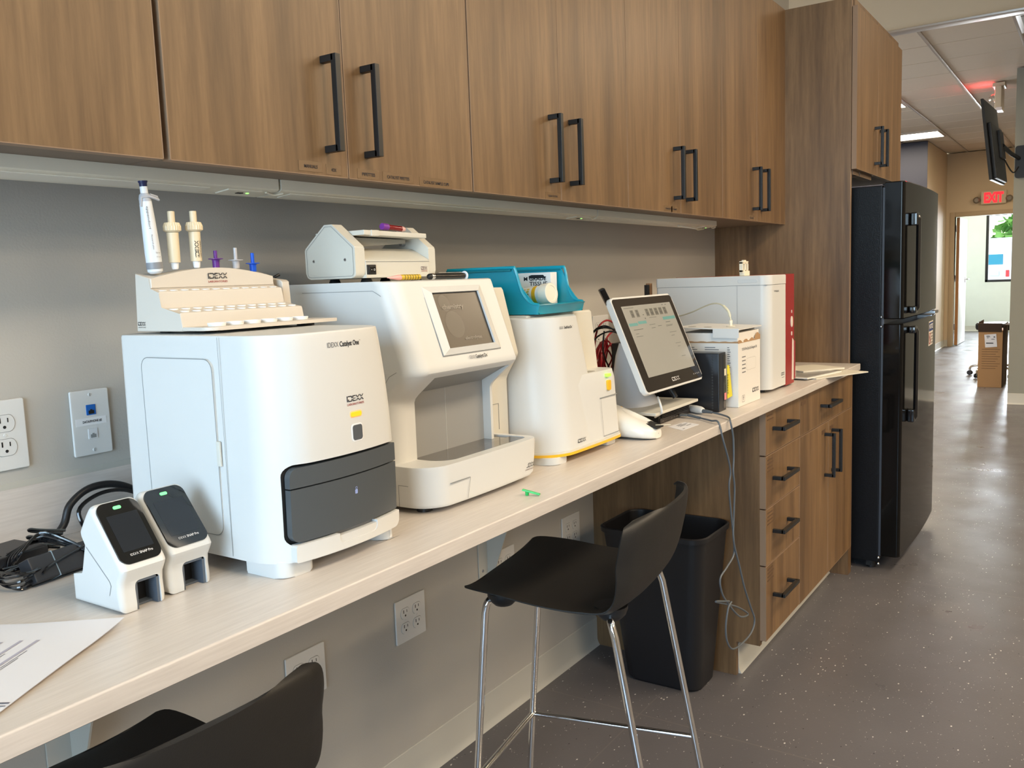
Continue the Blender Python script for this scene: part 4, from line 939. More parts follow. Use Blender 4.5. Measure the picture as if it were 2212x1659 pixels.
# ---------------------------------------------------------------- white tube rocker on top
RZ0 = ZTOP+.0085
t = thing('tube_rocker', 'white tube rocker with gabled end blocks and a black rocker switch', 'tube rocker', (1.33, -.24, ZTOP))
def end_block(x0, x1, nm):
    P = roundpoly([(-.172, RZ0), (-.172, 1.379), (-.228, 1.4235), (-.248, 1.4235), (-.304, 1.379), (-.304, RZ0)][::-1], [.012, .003, .004, .004, .003, .012], 4)
    return part(t, nm, G().prism(P, 'x', x0, x1, .0022, 2), white_w)
e1 = end_block(1.214, 1.240, 'end_block'); e2 = end_block(1.4305, 1.452, 'end_block')
P = roundpoly([(-.177, RZ0+.004), (-.177, 1.3775), (-.2295, 1.4195), (-.2465, 1.4195), (-.299, 1.3775), (-.299, RZ0+.004)][::-1], [.009, .003, .003, .003, .003, .009], 4)
part(e1, 'cover_seam', seam_loop(P, .0008, 1.2135, True), line_m, smooth=0)
for y in (-.195, -.278): 
    s_ = part(e1, 'screw', G().lathe([(.003, 0), (.0028, .0006)], (1.214, y, 1.356), (-1, 0, 0), 12), steel); part(s_, 'screw_slot', G().box(1.2130, 1.2133, y-.0024, y+.0024, 1.3556, 1.3563), dark_gap, smooth=0)
part(t, 'base_body', G().prism([(-.305, RZ0+.006), (-.305, 1.3535), (-.302, 1.3565), (-.262, 1.3780), (-.20, 1.3780), (-.176, 1.352), (-.176, RZ0+.006)][::-1], 'x', 1.2405, 1.430, .0008, 1), white_w)
part(t, 'panel_seam', G().box(1.2405, 1.430, -.3058, -.3049, 1.3508, 1.3516), line_m, smooth=0)
part(t, 'bottom_plate', G().box(1.238, 1.432, -.308, -.18, RZ0-.0005, RZ0+.006, .001), white_w)
for x in (1.262, 1.41):
    part(t, 'foot', G().lathe([(.012, 0), (.0085, .0083)], (x, -.285, ZTOP+.0003), n=16), black_pl); part(t, 'foot', G().lathe([(.012, 0), (.0085, .0083)], (x, -.20, ZTOP+.0003), n=16), black_pl)
sw = part(t, 'switch', G().box(1.2430, 1.2655, -.3085, -.304, 1.3265, 1.3455, .001), black_pl, 'black rocker switch')
part(sw, 'rocker', G().box(1.2455, 1.2630, -.3100, -.3070, 1.3295, 1.3425, .001), black_gl)
g = G(); g.box(1.2495, 1.2525, -.3103, -.3101, 1.3357, 1.3363)
for k in range(16): 
    a, b = 2*PI*k/16, 2*PI*(k+1)/16; c = Vector((1.2585, -.3103, 1.336)); g.raw([c+Vector((.0020*math.cos(a), 0, .0020*math.sin(a))), c+Vector((.0020*math.cos(b), 0, .0020*math.sin(b))), c+Vector((.0014*math.cos(b), 0, .0014*math.sin(b))), c+Vector((.0014*math.cos(a), 0, .0014*math.sin(a)))], [(0, 1, 2, 3)])
part(sw, 'switch_marks', g, mat('white_ink', (.8, .8, .8), .5), smooth=0)
g = G(); put_logo(g, (1.4030, -.305, 1.3345), XR, ZU, .0195, .0062); ink(t, 'logo', g, mat('purple_ink', (.10, .04, .06), .5))
g = G(); put_text(g, 'LABORATORIES', (1.4030, -.305, 1.3308), XR, ZU, h=.0022, width=.0195, bold=.5); ink(t, 'lettering', g, ink_red)
tray_r = Matrix.Rotation(math.radians(2.0), 3, 'Y')
pt_ = part(t, 'rocking_tray', G().box(1.2425, 1.4280, -.303, -.174, 1.4000, 1.4095, .0015, rot=Matrix.Rotation(math.radians(1.0), 3, 'Y')), white_w, 'tilting flat tray')
part(t, 'tray_clip', G().box(1.262, 1.283, -.3050, -.298, 1.4000, 1.4112, .001), white_w)
part(t, 'tray_bracket', G().prism([(1.255, 1.380), (1.40, 1.389), (1.40, 1.397), (1.247, 1.399), (1.247, 1.385)], 'y', -.27, -.21, .001, 1), mat('shadow_grey', (.32, .31, .27), .5))
part(t, 'tray_pivot', G().lathe([(.004, 0), (.004, .012)], (1.418, -.24, 1.389), (1, 0, 0), 12), steel)
bt = thing('blood_tube', 'blood sample tube with a purple cap lying on the white rocker tray', 'blood tube', (1.36, -.275, 1.412))
a = Vector((1.328, -.272, 1.4215)); dr_ = Vector((1, .02, -.055)).normalized()
part(bt, 'tube', G().lathe([(.0055, .014), (.0055, .064), (.0045, .069), (.002, .071)], a, dr_, 20), mat('tube_clear', (.75, .45, .42), .08, coat=.5), 'clear tube')
part(bt, 'blood', G().lathe([(.0057, .018), (.0057, .058), (.003, .0655)], a, dr_, 20), mat('blood_red', (.20, .006, .010), .15, coat=.4), 'dark red blood')
part(bt, 'cap', G().lathe([(.0062, 0), (.0068, .001), (.0068, .016), (.0060, .0175)], a, dr_, 24), mat('purple_cap', (.20, .04, .32), .4), 'purple cap')
single('mains_lead', G().tube([(1.17, -.145, 1.3335), (1.16, -.14, 1.328), (1.15, -.12, 1.3185), (1.15, -.05, 1.3165), (1.15, -.018, 1.308), (1.13, -.012, 1.24)], .0030, smooth=5), black_pl, 'thin black lead trailing from the back of the tube rocker', 'cable')
# syringe and marker on the top edge
sy = thing('syringe', 'small syringe with a pink tip and yellow barrel lying by the rocker', 'syringe', (1.26, -.415, ZTOP)); c = Vector((1.187, -.405, ZTOP+.0062)); dx_ = Vector((1, -.03, .0)).normalized()
part(sy, 'barrel', G().lathe([(.0050, .034), (.0052, .036), (.0052, .085), (.005, .086)], c, dx_, 20), mat('yellow_barrel', (.62, .42, .03), .3, coat=.3), 'yellow printed barrel')
part(sy, 'tip_cap', G().lathe([(.0006, 0), (.0022, .010), (.0040, .022), (.0052, .030), (.0046, .035)], c, dx_, 20), mat('pink_cap', (.85, .42, .38), .35), 'pink tip cap')
g = G()
for k in range(6): g.lathe([(.00535, .042+.007*k), (.00535, .0432+.007*k)], c, dx_, 20, cap=False)
part(sy, 'scale_marks', g, ink_m, smooth=0)
mk = thing('marker', 'black marker pen with silver ring lying on the analyzer top', 'marker', (1.33, -.425, ZTOP)); c = Vector((1.275, -.428, ZTOP+.0062)); 
part(mk, 'barrel', G().lathe([(.0050, .008), (.0056, .010), (.0056, .104), (.005, .105)], c, dx_, 20), black_gl)
part(mk, 'rounded_end', G().lathe([(.001, -.002), (.004, -.001), (.0054, .002), (.0054, .007), (.0045, .009)], c, dx_, 20), black_pl)
part(mk, 'silver_ring', G().lathe([(.0058, .006), (.0060, .007), (.0060, .013), (.0058, .014)], c, dx_, 20), chrome); part(mk, 'clip', G().box(1.300, 1.372, -.4320, -.4285, ZTOP+.0122, ZTOP+.0132, .0004), steel)
part(mk, 'end_disc', G().lathe([(.004, .1045), (.0085, .105), (.0090, .106), (.0085, .1075), (.003, .108)], c, dx_, 24), mat('clear_plastic', (.75, .75, .75), .15), 'clear end disc')

# ================================================================== third device (curved white cabinet with yellow foot band)
t = thing('lab_analyzer', 'tall rounded white lab device with a yellow base stripe and yellow button', 'lab analyzer', (1.72, -.33, Z0))
SZ1 = 1.2245
rings = []
for i in range(15):
    k = i/14; z = Z0+.0215+(SZ1-.0215-Z0)*k
    x1 = 1.795-.052*k**1.3
    rings.append(plan_ring(z if i < 14 else SZ1-.003, 1.572+.004*k, x1, -.502+.024*k, -.20, .075, .020, .012, .006))
rings.append(plan_ring(SZ1, 1.579, 1.740, -.474, -.203, .073, .018, .01, .006))
part(t, 'front_shell', G().loft(rings), white_p)
rings = []
for i in range(9):
    k = i/8; z = Z0+.0215+(1.088-Z0-.0215)*k; ins = .003 if i == 8 else 0
    rings.append(plan_ring(z, 1.70, 1.893-ins-.002*k, -.505+ins+.010*k, -.25, .002, .022, .012, .003))
part(t, 'sample_module', G().loft(rings), white_p)
bp_ = roundpoly([(-.17, Z0+.022), (-.455, Z0+.022), (-.447, 1.088), (-.432, 1.229), (-.17, 1.229)], [0, 0, 0, .006, .006])
part(t, 'rear_housing', G().prism(bp_, 'x', 1.60, 1.885, .004, 2), white_w, smooth=45)
P = plan_ring(0, 1.570, 1.894, -.509, -.20, .075, .022, .012, .005)
g = G(); g.loft([[Vector((p.x, p.y, Z0+.0165)) for p in P], [Vector((p.x, p.y, Z0+.0225)) for p in P]]); part(t, 'yellow_band', g, yel, 'yellow stripe')
part(t, 'band_shadow_line', G().loft([[Vector((p.x, p.y+.001, Z0+.0225)) for p in P], [Vector((p.x, p.y+.001, Z0+.0265)) for p in P]]), white_w)
part(t, 'foot', G().prism(rrect(1.580, 1.640, -.5, -.42, [.028, .008, .004, .004], 6), 'z', Z0+.0002, Z0+.0168, .002), white_p)
part(t, 'foot', G().prism(rrect(1.835, 1.878, -.496, -.44, .006, 4), 'z', Z0+.0002, Z0+.0168, .002), white_p)
part(t, 'foot', G().prism(rrect(1.60, 1.64, -.26, -.22, .006, 4), 'z', Z0+.0002, Z0+.0168, .002), white_p); part(t, 'foot', G().prism(rrect(1.83, 1.87, -.30, -.26, .006, 4), 'z', Z0+.0002, Z0+.0168, .002), white_p)
g = G(); g.box(1.790, 1.872, -.5045, -.498, 1.0265, 1.0273); g.raw([(1.7895, -.5046, 1.0270), (1.7905, -.5046, 1.0270), (1.7945, -.5092, .937), (1.7935, -.5092, .937)], [(0, 1, 2, 3)]); g.box(1.794, 1.872, -.5090, -.5020, .9365, .9373)
part(t, 'hatch_seam', g, line_m, smooth=0)
for nm, (x0, x1, z0, z1, r), m_ in (('power_button', (1.8285, 1.8445, 1.040, 1.064, .004), yel), ('status_light', (1.8265, 1.8455, 1.0725, 1.0795, .001), mat('green_yellow_led', (.4, .9, .1), .3, emit=(.30, 1, .04), estr=.5, var=0))):
    part(t, nm, G().prism(rrect(x0, x1, z0, z1, r, 4), 'y', -.5045, -.495, .0006, 1), m_, {'power_button': 'yellow button', 'status_light': 'green light'}[nm])
part(t, 'module_slot', G().box(1.755, 1.80, -.485, -.47, 1.0881, 1.0893), mat('shadow_grey', (.32, .31, .27), .5), smooth=0)
g = G(); put_text(g, 'IDEXX', (1.643, -.4855, 1.1965), XR, ZU, h=.0062, width=.0165, bold=0, off=.001); ink(t, 'lettering', g, ink_grey)
g = G(); put_text(g, 'SediVue Dx', (1.6635, -.4855, 1.1965), XR, ZU, h=.0062, width=.034, bold=1.2, off=.001); put_text(g, 'TM', (1.6985, -.4855, 1.2005), XR, ZU, h=.0015, width=.0025, bold=0, off=.001); ink(t, 'lettering', g, ink_m)
g = G(); put_logo(g, (1.6735, -.5066, .9415), XR, ZU, .036, .0085, off=.001); ink(t, 'logo', g, ink_m)
# ---------------------------------------------------------------- teal bin with tissue box and test strip tube
teal = mat('teal_plastic', (0.006, 0.30, 0.42), .3, var=.03, coat=.2)
TB0, TB1, TZ = 1.611, 1.803, 1.2305
t = thing('storage_bin', 'teal plastic open front bin on top of the rounded white device', 'bin', (1.70, -.30, TZ))
nz_ = 12; TH = .0028
def wallpoly(y):  # rim height along the side wall, scooped at the front
    return 1.3325 if y > -.402 else (1.3325-(1.3325-1.252)*min(1, ((-.402-y)/.046))**.55)
def side(x, lean):
    g = G(); ys = [-.215-.24*i/24 for i in range(25)]; rings = []
    for y in ys:
        h = wallpoly(y)
        if y < -.450: h = 1.2510
        yy = y
        rings.append([Vector((x-lean*.0, yy, TZ)), Vector((x+TH, yy, TZ)), Vector((x+TH+lean*(h-TZ), yy, h)), Vector((x+lean*(h-TZ), yy, h))])
    return g.loft(rings)
g1 = part(t, 'side_wall', side(TB0, -.10), teal, smooth=30); g2 = part(t, 'side_wall', side(TB1-TH, .10), teal, smooth=30)
part(t, 'bottom', G().box(TB0, TB1, -.455, -.215, TZ, TZ+.003), teal, smooth=0); part(t, 'back_wall', G().box(TB0-.006, TB1+.006, -.218, -.215, TZ, 1.3325), teal, smooth=0)
g = G(); rings = []
for i in range(17):
    s_ = i/16; x = TB0-.003+(TB1-TB0+.006)*s_; o = .012*math.sin(PI*s_)
    rings.append([Vector((x, -.450-o*.3, TZ)), Vector((x, -.453-o*.3, TZ)), Vector((x, -.458-o, 1.2475)), Vector((x, -.462-o, 1.2505)), Vector((x, -.454-o, 1.2525)), Vector((x, -.450-o, 1.2485))])
part(t, 'front_lip', g.loft(rings), teal, smooth=50)
for x, sg in ((TB0, -1), (TB1, 1)):
    xx = x+sg*.0105
    pts = [(xx, -.220, 1.3330), (xx, -.32, 1.3330), (xx, -.396, 1.3330), (xx, -.403, 1.3310), (xx-sg*.001, -.407, 1.319), (xx-sg*.003, -.411, 1.300), (xx-sg*.0055, -.417, 1.279), (xx-sg*.0085, -.428, 1.262), (xx-sg*.0095, -.440, 1.254), (xx-sg*.0095, -.456, 1.2515)]
    part(t, 'rim', G().tube(pts, .0036, 8, smooth=3), teal)
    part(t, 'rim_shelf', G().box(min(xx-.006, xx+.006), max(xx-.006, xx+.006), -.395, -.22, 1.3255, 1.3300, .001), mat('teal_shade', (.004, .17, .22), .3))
tb = thing('tissue_box', 'white tissue box with black lettering standing inside the teal bin', 'box', (1.80, -.27, TZ))
part(tb, 'carton', G().box(1.768, 1.7965, -.392, -.222, TZ+.0035, 1.3215, .0008), mat('white_card', (.82, .82, .82), .55))
g = G(); XF = 1.768; put_text(g, 'M GRADE', (XF, -.380, 1.3035), YR, ZU, h=.0090, width=.062, bold=1.5, align='r'); g.raw([(XF-.0003, -.332, 1.3085), (XF-.0003, -.379, 1.3085), (XF-.0003, -.372, 1.3160), (XF-.0003, -.340, 1.3165), (XF-.0003, -.332, 1.3145)], [(0, 1, 2, 3, 4)])
put_text(g, 'TISSUE', (XF, -.383, 1.2915), YR, ZU, h=.0095, width=.050, bold=.8, align='r'); ink(tb, 'lettering', g, ink_m)
sb = thing('test_strip_tube', 'white test strip tube with a colour chart and yellow band in the teal bin', 'tube', (1.75, -.40, TZ+.02))
c = Vector((1.7230, -.2890, 1.2580)); ax_ = Vector((-.016, -.140, .016)).normalized()
R0 = .0215
part(sb, 'tube', G().lathe([(R0-.002, 0), (R0, .002), (R0, .120), (R0-.001, .122)], c, ax_, 36), mat('strip_tube_white', (.80, .81, .80), .3))
part(sb, 'cap', G().lathe([(R0+.0005, .120), (R0+.0022, .1215), (R0+.0022, .142), (R0+.0012, .1435), (R0-.004, .1437), (R0-.0045, .1425), (.001, .1425)], c, ax_, 40), mat('ivory_cap', (.80, .74, .62), .4), 'cream flip cap')
part(sb, 'yellow_band', G().lathe([(R0+.0003, .101), (R0+.0003, .1115)], c, ax_, 36, cap=False), yel, 'yellow band')
uu = ax_.cross(Vector((0, 0, 1))).normalized(); vv = uu.cross(ax_)
def cyl(a, h, r): return c+ax_*h+(uu*math.cos(a)+vv*math.sin(a))*r
pal = [((.70, .55, .10), (.55, .55, .12), (.25, .35, .08), (.05, .18, .05)), ((.55, .58, .30), (.30, .42, .16), (.10, .22, .08), (.02, .10, .05)), ((.72, .60, .50), (.35, .20, .14), (.16, .08, .05), (.08, .03, .02)), ((.80, .62, .55), (.70, .35, .32), (.60, .18, .17), (.55, .10, .10)), ((.75, .50, .20), (.65, .30, .10), (.80, .55, .48), (.76, .60, .50)), ((.75, .55, .08), (.52, .50, .08), (.20, .32, .10), (.05, .22, .12))]
for j in range(6):
    for i in range(4):
        g = G(); h0 = .026+.0120*j; a0 = (PI*.62 if uu.y < 0 else PI*.35); a0 = PI-(.9-.30*i) if uu.x > 0 else (.9-.30*i)
        g.raw([cyl(a0, h0, R0+.0003), cyl(a0, h0+.0075, R0+.0003), cyl(a0-.1, h0+.0075, R0+.0006), cyl(a0-.2, h0+.0075, R0+.0003), cyl(a0-.2, h0, R0+.0003), cyl(a0-.1, h0, R0+.0006)], [(0, 1, 2, 3, 4, 5)])
        part(sb, 'colour_patch', g, mat('patch_%d_%d' % (j, i), pal[j][i], .5), smooth=0)

# green cap on the counter
gc = thing('cap', 'small translucent green cap lying on the counter beside the sloped screen analyzer', 'cap', (1.345, -.59, Z0))
gm = mat('green_plastic', (.015, .50, .10), .25, coat=.3)
R3 = Matrix.Rotation(math.radians(35), 3, 'Y')
g = G(); g.box(-.0175, .0175, -.0045, .0045, .0055, .0085, .0012); g.bm.transform(Matrix.Translation((1.3465, -.589, Z0+.0008)) @ Matrix.Rotation(math.radians(-70), 4, 'Z') @ Matrix.Rotation(math.radians(14), 4, 'Y') @ Matrix.Translation((0, 0, -.0005)))
part(gc, 'lid', g, gm)
part(gc, 'plug', G().lathe([(.0035, 0), (.0038, .0065)], (1.346, -.582, Z0+.0004), n=16), gm)
# ================================================================== touch screen terminal
def frame_map(O, X, Y):
    """local (a, b, c) -> O + a*X + b*Y + c*N, N = X x Y (unit vectors)"""
    X = Vector(X).normalized(); Y = Vector(Y).normalized(); N_ = X.cross(Y).normalized(); O = Vector(O)
    return Matrix(((X.x, Y.x, N_.x, O.x), (X.y, Y.y, N_.y, O.y), (X.z, Y.z, N_.z, O.z), (0, 0, 0, 1)))
MX0, MX1 = 1.988, 2.362
MB, MT = Vector((MX0, -.530, 1.0095)), Vector((MX0, -.430, 1.2520))
mh = (MT-MB).length; mw = MX1-MX0; MM = frame_map(MB, (1, 0, 0), MT-MB)      # x right, y up the screen, z out towards the room
t = thing('touch_screen_terminal', 'tilted white framed touch screen with teal buttons on a white stand', 'monitor', (2.24, -.38, .9415))
def mpart(nm, g, m, label=None, parent=t, smooth=40):
    g.bm.transform(MM); return part(parent, nm, g, m, label=label, smooth=smooth)
mpart('screen_housing', G().prism(rrect(0, mw, 0, mh, .014, 6), 'z', -.016, -.0005, .004, 3), white_p)
mon_gl = mat('monitor_glass', (.028, .022, .017), .07, coat=.5)
bez = mpart('bezel', G().prism(rrect(.005, mw-.005, .005, mh-.005, .010, 6), 'z', -.002, .0006), mon_gl, 'glossy black bezel')
D0, D1, E0, E1 = .041, mw-.028, .041, mh-.026
scr2 = mpart('display', G().raw([(D0, E0, .0009), (D1, E0, .0009), (D1, E1, .0009), (D0, E1, .0009)], [(0, 1, 2, 3)]), mat('grey_display', (.27, .255, .22), .16, emit=(.42, .43, .38), estr=.10, var=.04), parent=bez, smooth=0)
def inner(u, v): return (D0+(D1-D0)*u, E0+(E1-E0)*v)
def rect_uv(g, u0, v0, u1, v1, o=.0011):
    a = inner(u0, v0); b = inner(u1, v1); g.raw([(a[0], a[1], o), (b[0], a[1], o), (b[0], b[1], o), (a[0], b[1], o)], [(0, 1, 2, 3)])
cards = [(.125, .185), (.225, .285), (.42, .485), (.51, .58), (.605, .675), (.70, .77), (.795, .865)]
for a, b in cards:
    g = G(); rect_uv(g, a, .83, b, .935); mpart('tile_icon', g, mat('tile_grey', (.17, .165, .145), .2), parent=scr2, smooth=0)
for a, b in cards:
    for q in ((a+.015, .845, b-.015, .885), (a+.02, .90, b-.02, .925)):
        g = G(); rect_uv(g, *q, .0013); mpart('tile_icon', g, mat('tile_dark', (.12, .12, .11), .2), parent=scr2, smooth=0)
g = G(); rect_uv(g, .345, .85, .37, .86)
mpart('tile_icon', g, mat('tile_dark', (.12, .12, .11), .2), parent=scr2, smooth=0)
g = G(); rect_uv(g, .02, .715, .185, .755); rect_uv(g, .20, .73, .365, .77); rect_uv(g, .72, .745, .985, .79)
mpart('button_fields', g, mat('teal_field', (.12, .26, .24), .2, emit=(.15, .42, .38), estr=.10), 'teal button fields', parent=scr2, smooth=0)
g = G()
for (u0, v0, u1, v1) in ((.03, .965, .22, .972), (.80, .965, .83, .975), (.87, .965, .90, .975), (.45, .80, .60, .806), (.36, .792, .38, .81), (.07, .655, .25, .664), (.40, .70, .52, .706), (.42, .65, .50, .657), (.56, .665, .64, .672), (.75, .705, .85, .714), (.73, .66, .88, .666), (.73, .645, .86, .651), (.08, .60, .14, .606), (.07, .56, .20, .566), (.75, .55, .90, .556), (.76, .50, .83, .506), (.78, .38, .90, .385), (.80, .33, .86, .335), (.80, .18, .89, .186)): rect_uv(g, u0, v0, u1, v1)
mpart('text_lines', g, mat('display_text', (.14, .14, .13), .2), parent=scr2, smooth=0)
g = G(); put_logo(g, (.170, .016, .0007), XR, Vector((0, 1, 0)), .048, .0105, off=.0002); mpart('logo', g, mat('pale_print', (.6, .6, .6), .4), parent=bez, smooth=0)
g = G()
for k in range(4): g.box(.315+.012*k, .3195+.012*k, .018, .0215, .0007, .0009)
mpart('touch_icons', g, mat('dim_icons', (.25, .25, .25), .4), parent=bez, smooth=0)
mpart('rear_cover', G().prism(rrect(.06, mw-.06, .03, mh-.04, .03, 6), 'z', -.045, -.0165, .008, 3), white_p)
rings = []
for z, cx, cy, a, b in ((.9500, 2.215, -.375, .098, .070), (.957, 2.215, -.375, .088, .064), (.975, 2.217, -.373, .074, .056), (1.00, 2.222, -.37, .064, .050), (1.04, 2.232, -.366, .055, .044), (1.085, 2.242, -.362, .050, .038), (1.12, 2.245, -.365, .048, .030)):
    rings.append([Vector((cx+a*math.copysign(abs(math.cos(q))**.8, math.cos(q)), cy+b*math.copysign(abs(math.sin(q))**.8, math.sin(q)), z)) for q in [2*PI*k/32 for k in range(32)]])
part(t, 'stand_column', G().loft(rings), mat('glossy_white', (.74, .76, .80), .18, coat=.3), smooth=60)
part(t, 'stand_plate', G().prism([(2.068, -.515), (2.362, -.512), (2.352, -.315), (2.085, -.315)], 'z', .9420, .9505, .002), white_w)
g = G(); pts = [by(1421, 858, -.50), by(1426, 872, -.515), by(1430, 888, -.52), by(1428, 893, -.515), by(1415, 901, -.49)]
part(t, 'white_cable', G().tube(pts, .0030, smooth=6), white_p)
part(t, 'cable_plug', G().tube([Vector((2.295, -.43, 1.000)), Vector((2.300, -.455, .985)), Vector((2.300, -.47, .960))], [.006, .009, .008], 12), black_pl)
part(t, 'cable', G().tube([Vector((2.18, -.43, 1.02)), Vector((2.23, -.45, .992)), Vector((2.295, -.44, 1.00)), Vector((2.35, -.42, .998)), Vector((2.37, -.38, 1.03))], .0028, smooth=5), black_pl)
# slim computer under the stand
t = thing('mini_computer', 'slim black computer lying flat under the white screen stand', 'computer', (2.257, -.39, Z0))
part(t, 'case', G().box(2.153, 2.361, -.485, -.290, Z0+.0015, .9412, .0015), black_pl)
g = G()
for k in range(4): g.box(2.163, 2.352, -.4895, -.4840, .9235+.0042*k, .9258+.0042*k, .0006)
g.box(2.155, 2.359, -.4880, -.4840, Z0+.003, .9215, .0008); part(t, 'front_grille', g, mat('dark_brown_plastic', (.022, .017, .014), .35))
g = G()
for x, w_ in ((2.168, .007), (2.228, .004), (2.248, .004), (2.262, .010), (2.283, .009)): g.box(x, x+w_, -.4885, -.4875, .9115, .9150)
part(t, 'ports', g, mat('port_grey', (.12, .11, .10), .4), smooth=0)
for x in (2.18, 2.335):
    for y in (-.46, -.31): part(t, 'foot', G().lathe([(.006, 0), (.006, .0016)], (x, y, Z0+.0001), n=12), black_pl)
# gray cables over the counter edge
gcab = mat('grey_cable', (.10, .115, .13), .4)
zc_ = Z0+.0032
pa = [Vector((2.285, -.492, .9135)), Vector((2.288, -.515, .9145)), Vector((2.270, -.555, .9105)), Vector((2.235, -.600, zc_+.002)), Vector((2.215, -.628, zc_+.002)), by(1562, 950, -.641), by(1573, 990, -.642), by(1578, 1020, -.642), by(1575, 1051, -.642), by(1579, 1104, -.642), by(1585, 1165, -.643), by(1585, 1198, -.643), by(1570.5, 1225, -.643), by(1556, 1249, -.643), by(1558.5, 1276, -.643), by(1568, 1297, -.643), by(1597, 1331, -.645), by(1616, 1326, -.643), by(1590, 1310, -.642), by(1546, 1300, -.641), by(1575, 1298.6, -.646)]
t = thing('usb_cable', 'grey cable from the slim computer, hanging over the counter edge into a knot', 'cable', (2.285, -.49, .9135), group='grey cables over the counter edge')
part(t, 'cord', G().tube(pa, .0026, smooth=6), gcab); part(t, 'plug', G().box(2.276, 2.293, -.513, -.4905, .9105, .9165, .0015), mat('plug_grey', (.12, .13, .13), .4)); part(t, 'plug', G().tube([pa[0]+Vector((0, -.015, .001)), pa[2]], .0038), gcab)
pb = [Vector((2.352, -.534, .9160)), Vector((2.344, -.560, .9155)), Vector((2.325, -.598, .9130)), Vector((2.300, -.626, zc_+.002)), by(1578, 912, -.641), by(1584, 945, -.643), by(1585, 990, -.643), by(1584, 1020, -.645), by(1587, 1056, -.645), by(1585, 1121, -.645), by(1585, 1169, -.647), by(1598, 1225, -.647), by(1608, 1268, -.647), by(1621, 1309, -.647), by(1630, 1338, -.647), by(1623.6, 1365, -.647), by(1604, 1389, -.647), by(1582.6, 1402, -.647), by(1570.5, 1384, -.647), by(1568, 1353, -.648), by(1573, 1314, -.649), by(1580, 1300, -.649)]
t = thing('adapter_cable', 'grey cable with a white moulded adapter, looping down in front of the cabinet', 'cable', (2.35, -.53, Z0), group='grey cables over the counter edge')
part(t, 'cord', G().tube(pb, .0026, smooth=6), gcab); part(t, 'strain_relief', G().tube([pb[0]+Vector((.002, .004, 0)), pb[0]+Vector((-.002, -.010, 0)), pb[1]], [.0062, .0050, .0042], 10), gcab)
aM = frame_map(Vector((2.374, -.500, Z0+.0115)), (-.55, -.83, 0), (-.83, .55, 0))
g = G(); rings = []
for k, (a, w_, h_) in enumerate(((-.028, .008, .007), (-.024, .013, .010), (0, .0145, .0112), (.022, .0125, .0108), (.034, .009, .008), (.037, .006, .005))):
    rings.append([aM @ Vector((a, w_*math.cos(q), h_*math.sin(q))) for q in [2*PI*j/20 for j in range(20)]])
part(t, 'adapter', g.loft(rings), white_p, 'white moulded adapter', smooth=60)
# white label on the counter
t = single('paper_label', G().raw([(2.1317, -.5199, Z0+.0006), (2.0942, -.5775, Z0+.0006), (2.1949, -.5812, Z0+.0006), (2.2163, -.5328, Z0+.0006), (2.1317, -.5199, Z0+.0001), (2.0942, -.5775, Z0+.0001), (2.1949, -.5812, Z0+.0001), (2.2163, -.5328, Z0+.0001)], [(0, 1, 2, 3), (4, 5, 6, 7), (0, 1, 5, 4), (1, 2, 6, 5), (2, 3, 7, 6), (3, 0, 4, 7)]), paper_m, 'small printed white label lying on the counter before the slim computer', 'label', smooth=0)
g = G()
for k, (a, b) in enumerate(((.30, .62), (.28, .86), (.30, .66), (.55, .85), (.12, .24))):
    o = Vector((2.0942, -.5775, Z0+.0008)); X_ = Vector((.1007, -.0037, 0)); Y_ = Vector((.0375, .0576, 0)); v = (.72, .60, .48, .33, .1)[k]
    g.raw([o+X_*a+Y_*v, o+X_*b+Y_*v, o+X_*b+Y_*(v+.06), o+X_*a+Y_*(v+.06)], [(0, 1, 2, 3)])
ink(t, 'print', g, ink_grey)

# ================================================================== white wedge shaped meter between device and screen
t = thing('blood_meter', 'low white wedge shaped meter with small yellow buttons and a test strip', 'meter', (1.962, -.46, Z0))
rings = []
for y, cx, hw, zt in ((-.335, 1.975, .046, .975), (-.345, 1.975, .052, .984), (-.40, 1.972, .056, .988), (-.44, 1.971, .056, .981), (-.48, 1.969, .055, .968), (-.52, 1.967, .052, .953), (-.545, 1.966, .045, .943), (-.560, 1.966, .034, .935), (-.568, 1.966, .018, .928)):
    rg = []; n = 28
    for k in range(n):
        a = 2*PI*k/n; c_, s_ = math.cos(a), math.sin(a); zm = (zt+Z0+.002)/2; hh = (zt-Z0-.002)/2
        flare = 1.0 - (.16 if s_ > 0 else -.02)*abs(s_)
        rg.append(Vector((cx+hw*flare*math.copysign(abs(c_)**.55, c_), y, zm+hh*math.copysign(abs(s_)**.62, s_))))
    rings.append(rg)
mb = part(t, 'housing', G().loft(rings), mat('meter_white', (.78, .76, .70), .25, coat=.2), smooth=50)
g = G(); rr_ = []
for k in range(13):
    q0 = PI*k/12; r = math.sin(q0); u_ = -.060*math.cos(q0)
    yy_ = -.510+u_; zc3 = .9705+(yy_+.510)*.36
    rr_.append([Vector((1.976+max(r, .02)*.026*math.cos(q), yy_, zc3+max(r, .02)*.0215*math.sin(q))) for q in [2*PI*j/24 for j in range(24)]])
g.loft(rr_); g.bm.transform(wmat(t).inverted()); cut(mb, g)
part(t, 'strip_slot', G().box(1.950, 1.990, -.572, -.536, .9370, .9405, .0005, rot=Matrix.Rotation(.28, 3, 'X')), dark_gap, 'black strip slot')
part(t, 'test_strip', G().box(1.974, 1.980, -.594, -.548, .9385, .9392, rot=Matrix.Rotation(.5, 3, 'Z')), mat('strip_cream', (.8, .76, .6), .4), 'pale test strip')
g = G(); g.lathe([(.004, 0), (.0036, .0014)], (1.995, -.452, .9745), n=14); part(t, 'button', g, yel, 'yellow button')
for (x, y) in ((1.945, -.425), (1.962, -.428)): part(t, 'button', G().lathe([(.003, 0), (.0026, .0012)], (x, y, .9835), n=12), yel, 'yellow button')
